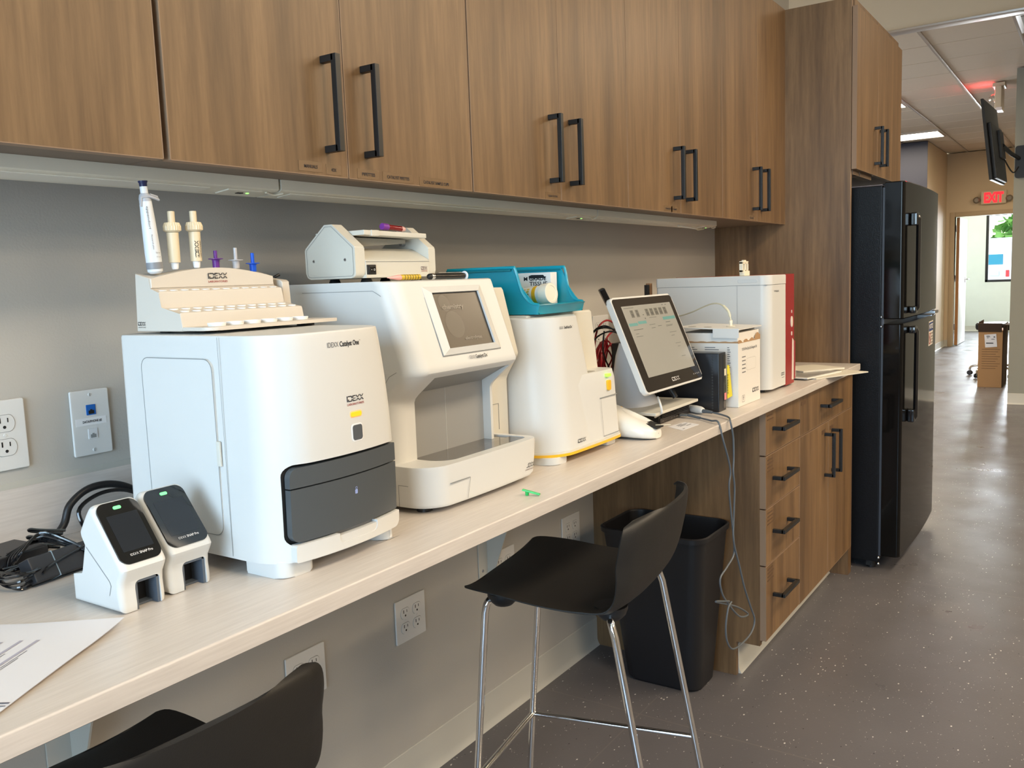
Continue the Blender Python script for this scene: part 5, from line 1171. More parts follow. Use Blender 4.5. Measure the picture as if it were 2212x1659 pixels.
part(t, 'display', G().box(1.935, 1.968, -.412, -.385, .9840, .9885, .001), mat('green_display', (.02, .05, .02), .2), 'dark green display')
g = G(); 
for i in range(len(rings)-2):
    a = rings[i][14]; b = rings[i+1][14]
sl = [Vector((r[13].x-.0008, r[13].y, Z0+.022)) for r in rings[:6]]
part(t, 'body_seam', G().tube(sl+[Vector((1.966-.030, -.556, Z0+.016)), Vector((1.966, -.5685, Z0+.014)), Vector((1.966+.03, -.556, Z0+.016))], .0006, 6), line_m)

# ================================================================== red and white analyser
t = thing('blood_analyzer', 'tall white analyzer with a bright red side panel near the corner', 'lab analyzer', (2.97, -.37, Z0))
PX0, PX1, PR, PF, PZ0, PZ1 = 2.834, 3.006, 3.112, -.570, Z0+.011, 1.2915
rings = [plan_ring(z, PX0, PX1, PF, -.172, .034, .001, .01, 0) for z in (PZ0, 1.2595)]
part(t, 'housing', G().loft(rings), white_p)
rings = [plan_ring(z, PX0-.0012+e, PX1, PF-.001+e, -.171-e, .034, .001, .01, 0) for z, e in ((1.2608, 0), (PZ1-.003, 0), (PZ1-.0005, .0015), (PZ1, .004))]
lid = part(t, 'lid', G().loft(rings), white_p)
part(lid, 'finger_grip', G().prism(rrect(-.530, -.465, 1.2685, 1.2805, .005, 4), 'x', PX0-.0022, PX0, .0004, 1), mat('grip_grey', (.62, .64, .64), .3), smooth=0)
part(t, 'gap', G().box(PX0+.002, PX1-.001, -.56, -.18, 1.2592, 1.2612), line_m, smooth=0)
part(t, 'panel_seam', seam_loop([(-.462, PZ0), (-.462, 1.2595)], .001, PX0-.0006), line_m, smooth=0)
red = mat('red_plastic', (.29, .016, .013), .32, var=.02)
rp = part(t, 'red_panel', G().prism(rrect(3.0066, PR, PF-.001, -.172, [.001, .012, .01, .001], 5), 'z', PZ0-.004, PZ1+.001, .001), red, 'red plastic side panel')
fy = PF-.0018
part(rp, 'slot', G().prism([(3.075, .925), (3.096, .925), (3.096, 1.062), (3.080, 1.070)], 'y', fy, PF+.004), mat('slot_cream', (.72, .62, .52), .4), smooth=0)
part(rp, 'slot_edge', G().box(3.0965, 3.107, fy-.003, PF+.002, .926, 1.060, .002), red)
P = [(3.072+.0115*math.cos(a*PI/12), 1.128+.019*math.sin(a*PI/12)) for a in range(24)]
part(rp, 'power_button', G().prism(P, 'y', fy-.001, PF+.002), mat('slot_cream', (.72, .62, .52), .4), 'cream oval button', smooth=0)
part(rp, 'indicator', G().prism(rrect(3.070, 3.0745, 1.158, 1.168, .001, 3), 'y', fy-.0006, PF+.002), mat('slot_cream', (.72, .62, .52), .4), smooth=0)
g = G(); g.prism(rrect(3.0675, 3.0765, 1.080, 1.094, .003, 3), 'y', fy-.0006, PF+.002); part(rp, 'indicator', g, mat('slot_cream', (.72, .62, .52), .4), smooth=0)
for x, y in ((2.87, -.53), (3.07, -.53), (2.87, -.21), (3.07, -.21)): part(t, 'foot', G().lathe([(.012, 0), (.012, .0115)], (x, y, Z0+.0001), n=14), black_pl)
g = G(); put_text(g, 'IDEXX', (2.880, PF, 1.236), XR, ZU, h=.0062, width=.015, bold=0); ink(t, 'lettering', g, ink_grey)
g = G(); put_text(g, 'ProCyte Dx', (2.896, PF, 1.236), XR, ZU, h=.0062, width=.034, bold=1); ink(t, 'lettering', g, ink_m)
g = G(); put_logo(g, (2.957, PF, .952), XR, ZU, .034, .010); g.box(2.962, 2.990, PF-.0006, PF-.0004, .9445, .9455); ink(t, 'logo', g, ink_m)
# white plug on top
t = thing('plug_adapter', 'small ivory plastic clip standing on the red and white analyzer', 'plastic clip', (2.93, -.45, PZ1)); cw = mat('clip_ivory', (.80, .74, .60), .4)
g = G(); g.box(2.908, 2.962, -.462, -.444, PZ1+.0003, PZ1+.017, .002); part(t, 'base', g, cw)
g = G(); g.box(2.898, 2.905, -.459, -.447, PZ1+.010, PZ1+.047, .001); g.box(2.922, 2.934, -.459, -.447, PZ1+.016, PZ1+.044, .001); g.box(2.950, 2.957, -.459, -.447, PZ1+.016, PZ1+.046, .001); g.box(2.898, 2.957, -.459, -.447, PZ1+.040, PZ1+.049, .001); g.box(2.916, 2.940, -.457, -.449, PZ1+.048, PZ1+.053, .001); g.box(2.898, 2.957, -.459, -.447, PZ1+.012, PZ1+.020, .001); part(t, 'open_frame', g, cw)
# ---------------------------------------------------------------- reagent carton with tube
t = thing('reagent_carton', 'open white cardboard carton with torn top edge and printed front', 'box', (2.61, -.48, Z0)); card = mat('carton_white', (.74, .71, .66), .65, var=.02); cardb = mat('carton_torn_brown', (.40, .24, .12), .8)
CX0, CX1, CFr, CBk, CZt = 2.512, 2.712, -.578, -.385, 1.100
part(t, 'carton_body', G().box(CX0, CX1, CFr, CBk, Z0+.0004, CZt, .0012), card)
part(t, 'inner_sleeve', G().box(CX0+.004, CX1-.004, CFr+.0035, CBk-.004, 1.06, 1.1265), card)
random.seed(3); P = [(CX0, CZt-.004)]; n = 26
for k in range(n+1):
    x = CX0+(CX1-CX0)*k/n; P.append((x, CZt+.002+.004*math.sin(k*.9)+(.012 if k > 19 else 0)+random.uniform(-.0012, .0012)))
P.append((CX1, CZt-.004)); part(t, 'torn_edge', G().prism(P, 'y', CFr-.0006, CFr+.0006), cardb, 'torn brown card edge', smooth=0)
P = [(CFr, CZt-.003), (CBk, CZt-.003)]+[(CBk+(CFr-CBk)*k/20, CZt+.0015+.001*math.sin(k*1.7)) for k in range(21)]
part(t, 'torn_edge', G().prism(P, 'x', CX0-.0006, CX0+.0006), cardb, smooth=0)
P = [(CX0-.0006+0*k, 0) for k in range(0)]
cov = part(t, 'cover_plate', G().prism([(-.5815, 1.1355), (-.5815, 1.1385), (-.382, 1.1450), (-.382, 1.1420)], 'x', CX0-.002, CX1+.004, .0004, 1), mat('cover_white', (.70, .69, .66), .4), 'white plastic lid plate')
g = G(); P = rrect(-.581, -.5015, 1.1125, 1.1405, [.003, .003, 0, 0], 3); g.prism(P, 'x', CX0-.0035, CX0-.0012); part(cov, 'side_flap', g, mat('cover_white', (.70, .69, .66), .4))
g = G(); g.prism(rrect(-.560, -.500, 1.118, 1.140, [.003, .003, 0, 0], 3), 'x', CX1+.0035, CX1+.006); part(cov, 'side_flap', g, mat('cover_white', (.70, .69, .66), .4))
for y in (-.42, -.47): g = G(); g.lathe([(.012, 0), (.0118, .0006)], (2.55, y, 1.1440 if y > -.45 else 1.1424), n=20); part(cov, 'sunken_disc', g, mat('shadow_grey', (.32, .31, .27), .5))
g = G()
for k in range(5): g.box(2.545, 2.575, CFr-.0009, CFr-.0004, 1.052-.0115*k, 1.0545-.0115*k)
put_text(g, 'ProCyte Dx Reagent Kit', (2.575, CFr, 1.0725), XR, ZU, h=.0085, width=.105, bold=.6); put_text(g, 'IDEXX', (2.545, CFr, 1.0725), XR, ZU, h=.0085, width=.028, bold=0); ink(t, 'lettering', g, ink_grey)
g = G(); put_logo(g, (2.637, CFr, .9365), XR, ZU, .058, .0125); ink(t, 'logo', g, ink_m)
def oline(g, P, w_, y):
    n = len(P)
    for i in range(n):
        a, b = Vector(P[i]), Vector(P[(i+1) % n]); d_ = (b-a)
        if d_.length < 1e-7: continue
        d_.normalize(); q = Vector((-d_.y, d_.x))*w_/2; g.raw([(a.x-q.x, y, a.y-q.y), (b.x-q.x, y, b.y-q.y), (b.x+q.x, y, b.y+q.y), (a.x+q.x, y, a.y+q.y)], [(0, 1, 2, 3)])
g = G(); oline(g, rrect(2.544, 2.566, .918, .9375, .001, 2), .001, CFr-.0006); g.box(2.5544, 2.5556, CFr-.0008, CFr-.0004, .923, .932); g.raw([(2.551, CFr-.0007, .9305), (2.559, CFr-.0007, .9305), (2.555, CFr-.0007, .9355)], [(0, 1, 2)]); ink(t, 'this_way_up_mark', g, ink_grey)
g = G(); oline(g, rrect(2.583, 2.668, 1.010, 1.046, .010, 4), .0008, CFr-.0006); ink(t, 'outline_print', g, mat('faint_ink', (.45, .42, .38), .6))
g = G()
for (y0, n_, l_) in ((-.415, 5, .045), (-.475, 5, .055), (-.545, 16, .010)):
    for k in range(n_): z = 1.085-.0065*k; g.raw([(CX0-.0006, y0, z), (CX0-.0006, y0-l_*(.6+.4*((k*7) % 5)/4), z), (CX0-.0006, y0-l_*(.6+.4*((k*7) % 5)/4), z-.0022), (CX0-.0006, y0, z-.0022)], [(0, 1, 2, 3)])
ink(t, 'table_print', g, ink_grey)
tm = mat('clear_tubing', (.72, .68, .50), .15, coat=.5)
t = thing('tubing', 'thin clear tube arching from the carton lid to the analyzer', 'tube', (2.60, -.516, 1.145))
pts = [bx(1578.5, 700, 2.60), bx(1578, 688, 2.60), bx(1573, 672, 2.60), bx(1564, 662, 2.61), bx(1552, 656, 2.63), bx(1535, 657, 2.66), bx(1515, 665, 2.70), bx(1495, 674, 2.73), bx(1470, 682, 2.77), bx(1440, 686, 2.80), bx(1428, 687, 2.832)]
part(t, 'tube', G().tube(pts, .0022, smooth=6), tm); part(t, 'sleeve', G().tube([bx(1577, 684, 2.60), bx(1573, 672, 2.60), bx(1563, 661, 2.61)], .0040, smooth=4), tm)
b0 = bx(1578.5, 703, 2.60); part(t, 'fitting', G().lathe([(.013, 0), (.013, .0015), (.005, .003), (.0045, .010), (.0055, .011), (.0055, .018), (.003, .020)], (b0.x, b0.y, 1.1412), n=18), cw)
# ---------------------------------------------------------------- black upright mini pc with yellow tag
t = thing('mini_computer', 'black mini computer standing upright against the white carton', 'computer', (2.435, -.46, Z0))
part(t, 'case', G().box(2.407, 2.464, -.558, -.362, Z0+.0004, 1.0765, .0025), mat('satin_black', (.010, .011, .014), .28))
g = G()
for k in range(20): g.lathe([(.0026, 0), (.0026, .0006)], (2.4068, -.538, Z0+.011+.0082*k), (-1, 0, 0), 10)
part(t, 'vent_holes', g, mat('vent_dark', (.03, .032, .035), .6), smooth=0)
g = G(); g.box(2.440, 2.460, -.5588, -.5578, Z0+.008, 1.07); part(t, 'front_strip', g, black_gl, smooth=0)
part(t, 'sticker', G().box(2.448, 2.462, -.5594, -.5588, 1.008, 1.028), mat('sticker_cream', (.75, .68, .5), .5), 'cream sticker', smooth=0); part(t, 'sticker', G().box(2.448, 2.463, -.5594, -.5588, .937, .957), mat('sticker_pink', (.85, .25, .25), .5), 'pink sticker', smooth=0)
yt = mat('yellow_tag', (.72, .62, .01), .45)
t = thing('yellow_tag', 'yellow paper tag with printed digits hanging on the black mini computer', 'tag', (2.48, -.562, .98))
tg = part(t, 'tag', G().prism([(2.4655, .9385), (2.506, .9415), (2.500, .965), (2.484, 1.028), (2.478, 1.036), (2.4655, 1.037)], 'y', -.5618, -.5606), yt, smooth=0)
g = G(); put_text(g, '24926610', (2.4715, -.5618, .951), ZU, -XR, h=.0085, width=.060, bold=1.4, off=.0003); 
ink(tg, 'lettering', g, ink_m)

# ================================================================== behind the screen
t = thing('desktop_tower', 'black vented computer behind the white screen stand', 'computer', (2.53, -.2, Z0))
part(t, 'case', G().box(2.455, 2.64, -.325, -.190, Z0+.0004, 1.098, .003), black_pl)
g = G()
for k in range(14): g.box(2.4535, 2.4545, -.31, -.205, .925+.011*k, .930+.011*k)
part(t, 'vent_slots', g, mat('vent_dark', (.03, .032, .035), .6), smooth=0)
Mt = frame_map(Vector((2.288, -.250, 1.270)), (.134, 0, -.134), (.86, .5, 0))
g = G(); g.prism(rrect(0, .195, -.004, .120, .006, 4), 'z', -.0085, .0085, .003); g.bm.transform(Mt)
t = thing('black_tablet', 'thin black slab leaning behind the touch screen', 'tablet', (2.30, -.2, 1.15)); part(t, 'slab', g, black_pl)
t = thing('clipboard', 'narrow brown board standing on end behind the touch screen', 'board', (2.845, -.14, Z0)); part(t, 'board', G().box(2.8315, 2.852, -.150, -.135, Z0+.0005, 1.277, .001), mat('brown_board', (.30, .17, .09), .6)); part(t, 'edge', G().box(2.818, 2.8312, -.150, -.135, Z0+.0005, 1.272, .001), black_pl)
redc = mat('red_cable', (.33, .008, .014), .35)
g = G()
for k in range(9):
    rx, rz_ = .022+.0035*(k % 5), .048+.006*(k % 4); cx, cy, cz = 2.452+.004*k, -.150+.010*math.sin(k*1.3), 1.040+.006*math.sin(k)
    P = [Vector((cx+rx*math.cos(q)+.15*rz_*math.sin(q), cy+.016*math.cos(q+k), cz+rz_*math.sin(q))) for q in [2*PI*j/18 for j in range(18)]]
    g.tube(P, .0030, 6, cyc=True)
t = thing('red_cable_coil', 'coiled red network cable between the rounded device and the screen', 'cable', (2.44, -.15, 1.02)); part(t, 'coil', g, redc)
g = G(); g.tube([by(1288, 800, -.16), by(1284, 760, -.15), by(1287, 725, -.15), by(1296, 702, -.14), by(1312, 692, -.12), by(1330, 700, -.10)], .0032, smooth=6); g.tube([by(1296, 800, -.13), by(1300, 760, -.12), by(1312, 728, -.12), by(1328, 712, -.10)], .0032, smooth=6); part(t, 'loose_end', g, redc)
t = thing('black_cable', 'bundle of thin black cords plugged in behind the red coil', 'cable', (2.46, -.1, 1.10))
for pp in ([(1270, 740), (1284, 716), (1305, 708), (1332, 712)], [(1268, 760), (1290, 728), (1318, 716), (1340, 722)], [(1275, 725), (1292, 708), (1315, 706), (1345, 730)], [(1305, 715), (1303, 760), (1318, 800), (1328, 830), (1326, 868)]):
    part(t, 'cord', G().tube([by(u, v, -.17) for u, v in pp], .0026, smooth=6), black_pl)

# ================================================================== far end of the counter: papers
t = thing('white_router', 'small white cable box tucked beside the red panel', 'box', (3.17, -.50, Z0)); part(t, 'case', G().box(3.20, 3.255, -.535, -.47, Z0+.0104, .948, .004), white_w)
g = G()
for k in range(3): g.box(3.206, 3.246, -.5356, -.535, .925+.005*k, .9265+.005*k)
part(t, 'print', g, ink_grey, smooth=0); part(t, 'cable', G().tube([(3.235, -.48, .948), (3.245, -.475, .962), (3.262, -.47, .952), (3.268, -.465, .925)], .003, smooth=5), white_w)
def sheet(name, label, cat, c, w_, d_, z, th, rz, m, group=None):
    g = G(); g.box(-w_/2, w_/2, -d_/2, d_/2, 0, th, min(.0012, th*.3)); t = thing(name, label, cat, (c[0], c[1], z), rz, group=group); part(t, 'pages', g, m, local=True); return t
sheet('paper_pad', 'lowest loose papers of the pile at the counter end, hanging over its edge', 'papers', (3.43, -.570), .30, .22, Z0+.0003, .0045, math.radians(-24), mat('page_cream', (.66, .62, .52), .6), 'papers at the counter end')
s1_ = sheet('magazine', 'grey covered magazine on the paper pile at the counter end', 'magazine', (3.36, -.515), .27, .21, Z0+.0051, .0048, math.radians(-12), mat('page_white', (.72, .70, .64), .6))
g = G(); g.box(-.12, .12, -.095, .09, .0049, .0052); part(s1_, 'cover_print', g, mat('cover_grey', (.30, .29, .27), .4, var=.5, vscale=18), local=True, smooth=0)
sheet('magazine', 'folded cream magazine on top of the paper pile', 'magazine', (3.50, -.515), .20, .17, Z0+.0102, .0060, math.radians(-34), mat('page_cream', (.66, .62, .52), .6))
s2_ = sheet('notepad', 'white notepad with a black cover beside the red analyzer', 'notepad', (3.39, -.40), .20, .14, Z0+.0182, .0060, math.radians(20), black_pl)
part(s2_, 'paper_block', G().box(-.10, .10, -.07, .07, .0062, .0105, .001), mat('page_white', (.72, .70, .64), .6), local=True)

# ================================================================== left end: document, power strip, adapter
E1_ = Vector((-.883, -.468, 0)).normalized(); E2_ = Vector((-.532, .846, 0)).normalized(); O_ = Vector((.589, -.4826, Z0))
def doc(a, b, o=0): 
    z = .0030+.0045*max(0, 1-a/.08)**2*max(0, 1-b/.12)+.0022*math.sin(a*12+.5)*max(0, 1-b/.2)
    return O_+E1_*a+E2_*b+Vector((0, 0, z+o))
t = thing('paper_sheet', 'curling white printed sheet at the lower left of the counter', 'paper', (.45, -.44, Z0))
g = G(); NA, NB = 28, 16
top = [[doc(.2794*i/NA, .2159*j/NB, .0004) for j in range(NB+1)] for i in range(NA+1)]
V = [p for r in top for p in r]; F = [(i*(NB+1)+j, (i+1)*(NB+1)+j, (i+1)*(NB+1)+j+1, i*(NB+1)+j+1) for i in range(NA) for j in range(NB)]
g.raw(V, F); V2 = [p-Vector((0, 0, .0005)) for p in V]; g.raw(V2, F); sh = part(t, 'sheet', g, paper_m, wn=False, smooth=60)
def bar(g, a0, a1, b0, b1, o=.0009):
    n = max(2, int((a1-a0)/.012)); 
    for k in range(n):
        x, y = a0+(a1-a0)*k/n, a0+(a1-a0)*(k+1)/n; g.raw([doc(x, b0, o), doc(y, b0, o), doc(y, b1, o), doc(x, b1, o)], [(0, 1, 2, 3)])
g = G(); g2 = G()
for b, a0, a1 in ((.070, .055, .20), (.090, .055, .20), (.112, .058, .20), (.121, .06, .20), (.139, .055, .2), (.155, .06, .2)): bar(g, a0, a1, b, b+.0042)
random.seed(5)
for b, s_, e_ in ((.0655, .085, .155), (.0625, .105, .175), (.0860, .092, .15), (.1080, .09, .15), (.1050, .085, .16), (.1020, .10, .165), (.1340, .09, .17), (.1310, .08, .16), (.150, .085, .17), (.1470, .09, .16), (.165, .08, .18), (.170, .09, .18)): bar(g2, s_, e_, b, b+.0009)
ink(sh, 'heading_bars', g, mat('lilac_print', (.38, .37, .45), .6)); ink(sh, 'text_lines', g2, mat('soft_ink', (.10, .10, .13), .6))
g = G(); bar(g, .208, .2105, 0.002, .214); bar(g, .2145, .216, 0.002, .214); bar(g, .252, .2535, .002, .214); ink(sh, 'box_rule', g, mat('soft_ink', (.10, .10, .13), .6))
g = G(); bar(g, .221, .248, .03, .21, .0008); ink(sh, 'footer_panel', g, mat('footer_grey', (.50, .50, .54), .6))
g = G(); c_ = (.232, .052); g.raw([doc(c_[0]+.004*math.cos(k*PI/8), c_[1]+.004*math.sin(k*PI/8), .0011) for k in range(16)], [list(range(16))]); bar(g, .228, .238, .028, .031, .0011); bar(g, .228, .238, .036, .0375, .0011); ink(sh, 'footer_marks', g, mat('mauve_print', (.26, .22, .30), .6))

Mp = frame_map(Vector((.556, -.122, Z0)), (1, .12, 0), (-.12, 1, 0))
t = thing('power_strip', 'black power strip with a red switch at the left edge of the counter', 'power strip', (.60, -.12, Z0))
g = G(); g.box(-.12, .118, -.042, .038, .0004, .030, .003); g.bm.transform(Mp); part(t, 'case', g, mat('strip_black', (.018, .018, .02), .4))
g = G(); g.box(.004, .042, -.012, .012, .0295, .0312, .0005); g.bm.transform(Mp); fr_ = part(t, 'switch_frame', g, black_gl)
g = G(); g.box(.008, .030, -.008, .009, .031, .0345, .001); g.bm.transform(Mp); part(fr_, 'switch', g, mat('red_switch', (.35, .03, .03), .3, emit=(.6, .02, .02), estr=.15), 'red rocker switch')
g = G()
for (a, b) in ((.062, -.030), (.092, -.020), (.03, -.034)): g.box(a, a+.020, b, b+.004, .0298, .0304)
g.bm.transform(Mp); part(t, 'mount_slots', g, dark_gap, smooth=0)
t = thing('power_adapter', 'black power adapter brick wrapped in its own cord, left of the readers', 'power adapter', (.62, -.24, Z0))
Ma = frame_map(Vector((.6050, -.2520, Z0+.0090)), Vector((.090, .012, .0)), Vector((-.08, .42, .90)))
g = G(); g.box(0, .098, 0, .037, -.026, 0, .0025); g.bm.transform(Ma); bk_ = part(t, 'brick', g, mat('adapter_black', (.022, .023, .027), .45))
g = G(); g.box(.036, .0372, -.0005, .0375, -.0265, .0006); g.bm.transform(Ma); part(t, 'mould_line', g, mat('pale_line', (.25, .32, .36), .4), smooth=0)
P = [Ma @ Vector(p) for p in ((.012, .010, .002), (.020, .016, .006), (.045, .022, .005), (.075, .027, .005), (.100, .030, .004))]
part(t, 'cord', G().tube(P, .0020, smooth=5), black_gl)
g = G()
for k in range(5):
    P = [Vector((.592+.013*math.cos(q)*(1+.1*k)+.035*max(0, math.cos(q)), -.217+(.026+.003*k)*math.sin(q)+.02*max(0, math.cos(q)), Z0+.0032+.0035*k+.006*(1+math.sin(q+k)))) for q in [2*PI*j/14 for j in range(14)]]
    g.tube(catmull(P, 2, True), .0021, 6, cyc=True)
part(t, 'cord_loops', g, black_gl, 'coiled thin black cord')
t = thing('cord_bundle', 'tied bundle of thin black cords behind the near reader', 'cord', (.62, -.18, Z0)); g = G()
for k in range(6):
    P = [(.600+.004*k, -.165, Z0+.006+.003*k), (.615+.002*k, -.150-.006*k, Z0+.028+.002*k), (.650, -.165-.004*k, Z0+.042+.0035*k), (.668, -.20-.003*k, Z0+.040+.002*k), (.70, -.25, Z0+.02)]
    g.tube(P, .0021, 6, smooth=4)
for k in range(3):
    c0 = Vector((.668, -.135+.006*k, Z0+.052-.012*k)); P = [c0+Vector((.03, -.03, -.004)), c0+Vector((.005, -.006, 0)), c0+Vector((-.006, .002, .003)), c0+Vector((-.002, .006, -.002)), c0+Vector((.03, -.022, -.010))]
    g.tube(P, .0021, 6, smooth=4)
part(t, 'cords', g, black_gl)
t = thing('thick_cable', 'thick black cable arching against the backsplash behind the readers', 'cable', (.75, -.06, Z0))
P = [(.93, -.10, Z0+.010), (.885, -.075, Z0+.055), (.845, -.065, Z0+.078), (.80, -.062, Z0+.080), (.765, -.062, Z0+.060), (.75, -.064, Z0+.030), (.72, -.07, Z0+.008), (.695, -.09, Z0+.007), (.672, -.115, Z0+.012)]
part(t, 'cable', G().tube(P, .0062, 10, smooth=6), black_pl); part(t, 'thin_cable', G().tube([(p[0]+.006, p[1]-.014, p[2]-.010 if p[2] > Z0+.02 else p[2]) for p in P[:5]]+[(.775, -.09, Z0+.01)], .0035, 8, smooth=6), black_gl)
# ================================================================== refrigerator
t = thing('refrigerator', 'tall black refrigerator with freezer door on top', 'refrigerator', (4.36, -.38, 0))
FX0, FX1, FYB, FYD = 3.925, 4.800, -.694, -.704
def speck():
    m = bpy.data.materials.new('pebbled_black'); m.use_nodes = True; n = m.node_tree.nodes; L = m.node_tree.links; b = n['Principled BSDF']
    b.inputs['Base Color'].default_value = (.008, .009, .011, 1); b.inputs['Roughness'].default_value = .27; b.inputs['Specular IOR Level'].default_value = .16
    g = n.new('ShaderNodeNewGeometry'); v = n.new('ShaderNodeTexNoise'); v.inputs['Scale'].default_value = 210; v.inputs['Detail'].default_value = 1; L.new(g.outputs['Position'], v.inputs['Vector'])
    bp = n.new('ShaderNodeBump'); bp.inputs['Strength'].default_value = .35; bp.inputs['Distance'].default_value = .0010; L.new(v.outputs['Fac'], bp.inputs['Height']); L.new(bp.outputs['Normal'], b.inputs['Normal'])
    return m
peb = speck(); fgl = mat('fridge_gloss', (.0045, .0042, .004), .08, var=.05, spec=.26)
part(t, 'body', G().box(FX0, FX1, FYB, -.03, .035, 1.638, .004), peb)
part(t, 'gasket', G().box(FX0+.012, FX1-.012, FYD-.002, FYB+.001, .06, 1.63, .002), mat('gasket_grey', (.07, .075, .09), .4))
part(t, 'kick_plate', G().box(FX0+.01, FX1-.01, FYB+.03, FYB+.05, .012, .06), black_pl)
for x in (FX0+.04, FX1-.04):
    for y in (-.66, -.08): part(t, 'foot', G().lathe([(.018, 0), (.018, .036)], (x, y, .0003), n=14), black_pl)
def fdoor(z0, z1, nm):
    rings = []
    for z, e in ((z0, .004), (z0+.004, 0), (z1-.004, 0), (z1, .004)):
        rings.append([Vector(p) for p in plan_ring(z, FX0+.004+e, FX1-e, -.780+e, FYD, .014, .014, .001, .012)])
    return part(t, nm, G().loft(rings), fgl)
fd = fdoor(1.086, 1.650, 'freezer_door'); ld = fdoor(.062, 1.066, 'lower_door')
def fhandle(parent, z0, z1, flip):
    g = G(); x = FX0+.105
    zs = [z0+(z1-z0)*k/18 for k in range(19)]; rings = []
    for k, z in enumerate(zs):
        s_ = k/18; e = min(s_, 1-s_)*18; out = .030 if e >= 1 else .018; w_ = .013; xx = x+.026+(.006 if not flip else 0)*(1-s_); yb = -.789
        rings.append([Vector((xx-w_, yb-out+.004, z)), Vector((xx-w_*.5, yb-out-.004, z)), Vector((xx+w_*.5, yb-out-.004, z)), Vector((xx+w_, yb-out+.004, z)), Vector((xx+w_*.6, yb-out+.014, z)), Vector((xx-w_*.6, yb-out+.014, z))])
    g.loft(rings)
    for z in ((z0, z0+.03), (z1-.055, z1)) if not flip else ((z0, z0+.055), (z1-.03, z1)): g.box(x-.012, x+.040, -.815, -.786, z[0], z[1], .006)
    return part(parent, 'handle', g, black_gl)
fhandle(fd, 1.105, 1.525, False); fhandle(ld, .640, 1.050, True)
part(t, 'top_hinge', G().box(FX1-.09, FX1-.01, -.755, -.68, 1.6505, 1.664, .004), black_pl)
part(t, 'top_hinge_cover', G().box(FX0+.02, FX0+.09, -.755, -.69, 1.6385, 1.6460, .003), black_pl)
part(t, 'middle_hinge', G().box(FX1-.10, FX1+.006, -.79, -.71, 1.0685, 1.083, .002), steel)
for z in (.055, .028, 1.095, 1.055): part(t, 'screw', G().lathe([(.006, 0), (.004, .003)], (FX0-.0005, FYB-.004, z), (-.5, -1, 0), 10), steel)
s_ = thing('notice_sign', 'small white and blue notice sticker on the lower refrigerator door', 'sign', (4.66, -.79, 1.0))
def fy_at(x): 
    tt = (2*x-(FX0+.004+FX1))/(FX1-FX0-.004); return -.780-.012*(1-tt*tt)-.0006
def frect(g, x0, x1, z0, z1, o=0): g.raw([(x0, fy_at(x0)-o, z0), (x1, fy_at(x1)-o, z0), (x1, fy_at(x1)-o, z1), (x0, fy_at(x0)-o, z1)], [(0, 1, 2, 3)])
p0 = by(2008, 745, -.79); p1 = by(2022, 690, -.79); SX0, SX1 = 4.515, 4.665; SZ0_, SZ1_ = .925, 1.040
g = G(); frect(g, SX0, SX1, SZ0_, SZ1_, .0); g.bm.faces.ensure_lookup_table(); bk = part(s_, 'panel', g, mat('sign_white', (.72, .66, .60), .4), smooth=0)
g = G(); frect(g, SX0+.008, SX1-.006, SZ0_+.068, SZ1_-.006, .0006); part(bk, 'blue_band', g, mat('sign_blue', (.02, .05, .20), .4), 'blue band', smooth=0)
Xs = Vector((SX1-SX0, fy_at(SX1)-fy_at(SX0), 0)).normalized()
g = G(); put_text(g, 'NOTICE', (SX0+.014, fy_at(SX0+.014)-.0010, SZ0_+.080), Xs, ZU, h=.022, width=SX1-SX0-.028, bold=1.5); ink(bk, 'lettering', g, mat('white_ink', (.8, .8, .8), .5))
g = G()
for k, s in enumerate(('NO FOOD', 'ALLOWED', 'IN THIS', 'FRIDGE')): put_text(g, s, (SX0+.072, fy_at(SX0+.072)-.0010, SZ0_+.052-.0145*k), Xs, ZU, h=.008, width=.065, bold=1)
ink(bk, 'lettering', g, ink_m)
g = G(); cx, cz = SX0+.036, SZ0_+.034
for k in range(24):
    a, b = 2*PI*k/24, 2*PI*(k+1)/24; P = [(cx+r*math.cos(q), fy_at(cx)-.0011, cz+r*math.sin(q)) for r, q in ((.028, a), (.028, b), (.022, b), (.022, a))]; g.raw(P, [(0, 1, 2, 3)])
g.raw([(cx-.020, fy_at(cx)-.0011, cz+.014), (cx-.015, fy_at(cx)-.0011, cz+.019), (cx+.020, fy_at(cx)-.0011, cz-.014), (cx+.015, fy_at(cx)-.0011, cz-.019)], [(0, 1, 2, 3)]); ink(bk, 'ban_symbol', g, mat('sign_red', (.30, .02, .02), .4))

# ================================================================== waste bin
t = thing('waste_bin', 'black rectangular waste bin against the side of the base cabinet', 'waste bin', (2.53, -.33, 0))
def bring(z, x0, x1, y0, y1, r): return [Vector((u, v, z)) for u, v in rrect(x0, x1, y0, y1, r, 6)]
B0 = (2.462, 2.622, -.205, -.460); T0 = (2.392, 2.645, -.160, -.505)
def lerp(k): return [B0[i]+(T0[i]-B0[i])*k for i in range(4)]
rings = []
for k in (0, .02, .25, .5, .75, .965): 
    q = lerp(k); e = .006 if k == 0 else 0; rings.append(bring(.0005+.52*k, q[0]+e, q[1]-e, q[3]+e, q[2]-e, .045))
q = T0; rings += [bring(.505, q[0]-.006, q[1]+.004, q[3]-.006, q[2]+.006, .05), bring(.519, q[0]-.007, q[1]+.005, q[3]-.007, q[2]+.007, .05), bring(.522, q[0]-.002, q[1]-.001, q[3]-.002, q[2]+.002, .048), bring(.516, q[0]+.004, q[1]-.004, q[3]+.004, q[2]-.004, .045), bring(.25, 2.434, 2.63, -.480, -.185, .045), bring(.010, 2.468, 2.617, -.455, -.211, .04)]
part(t, 'shell', G().loft(rings), mat('bin_black', (.010, .010, .012), .45), smooth=50)

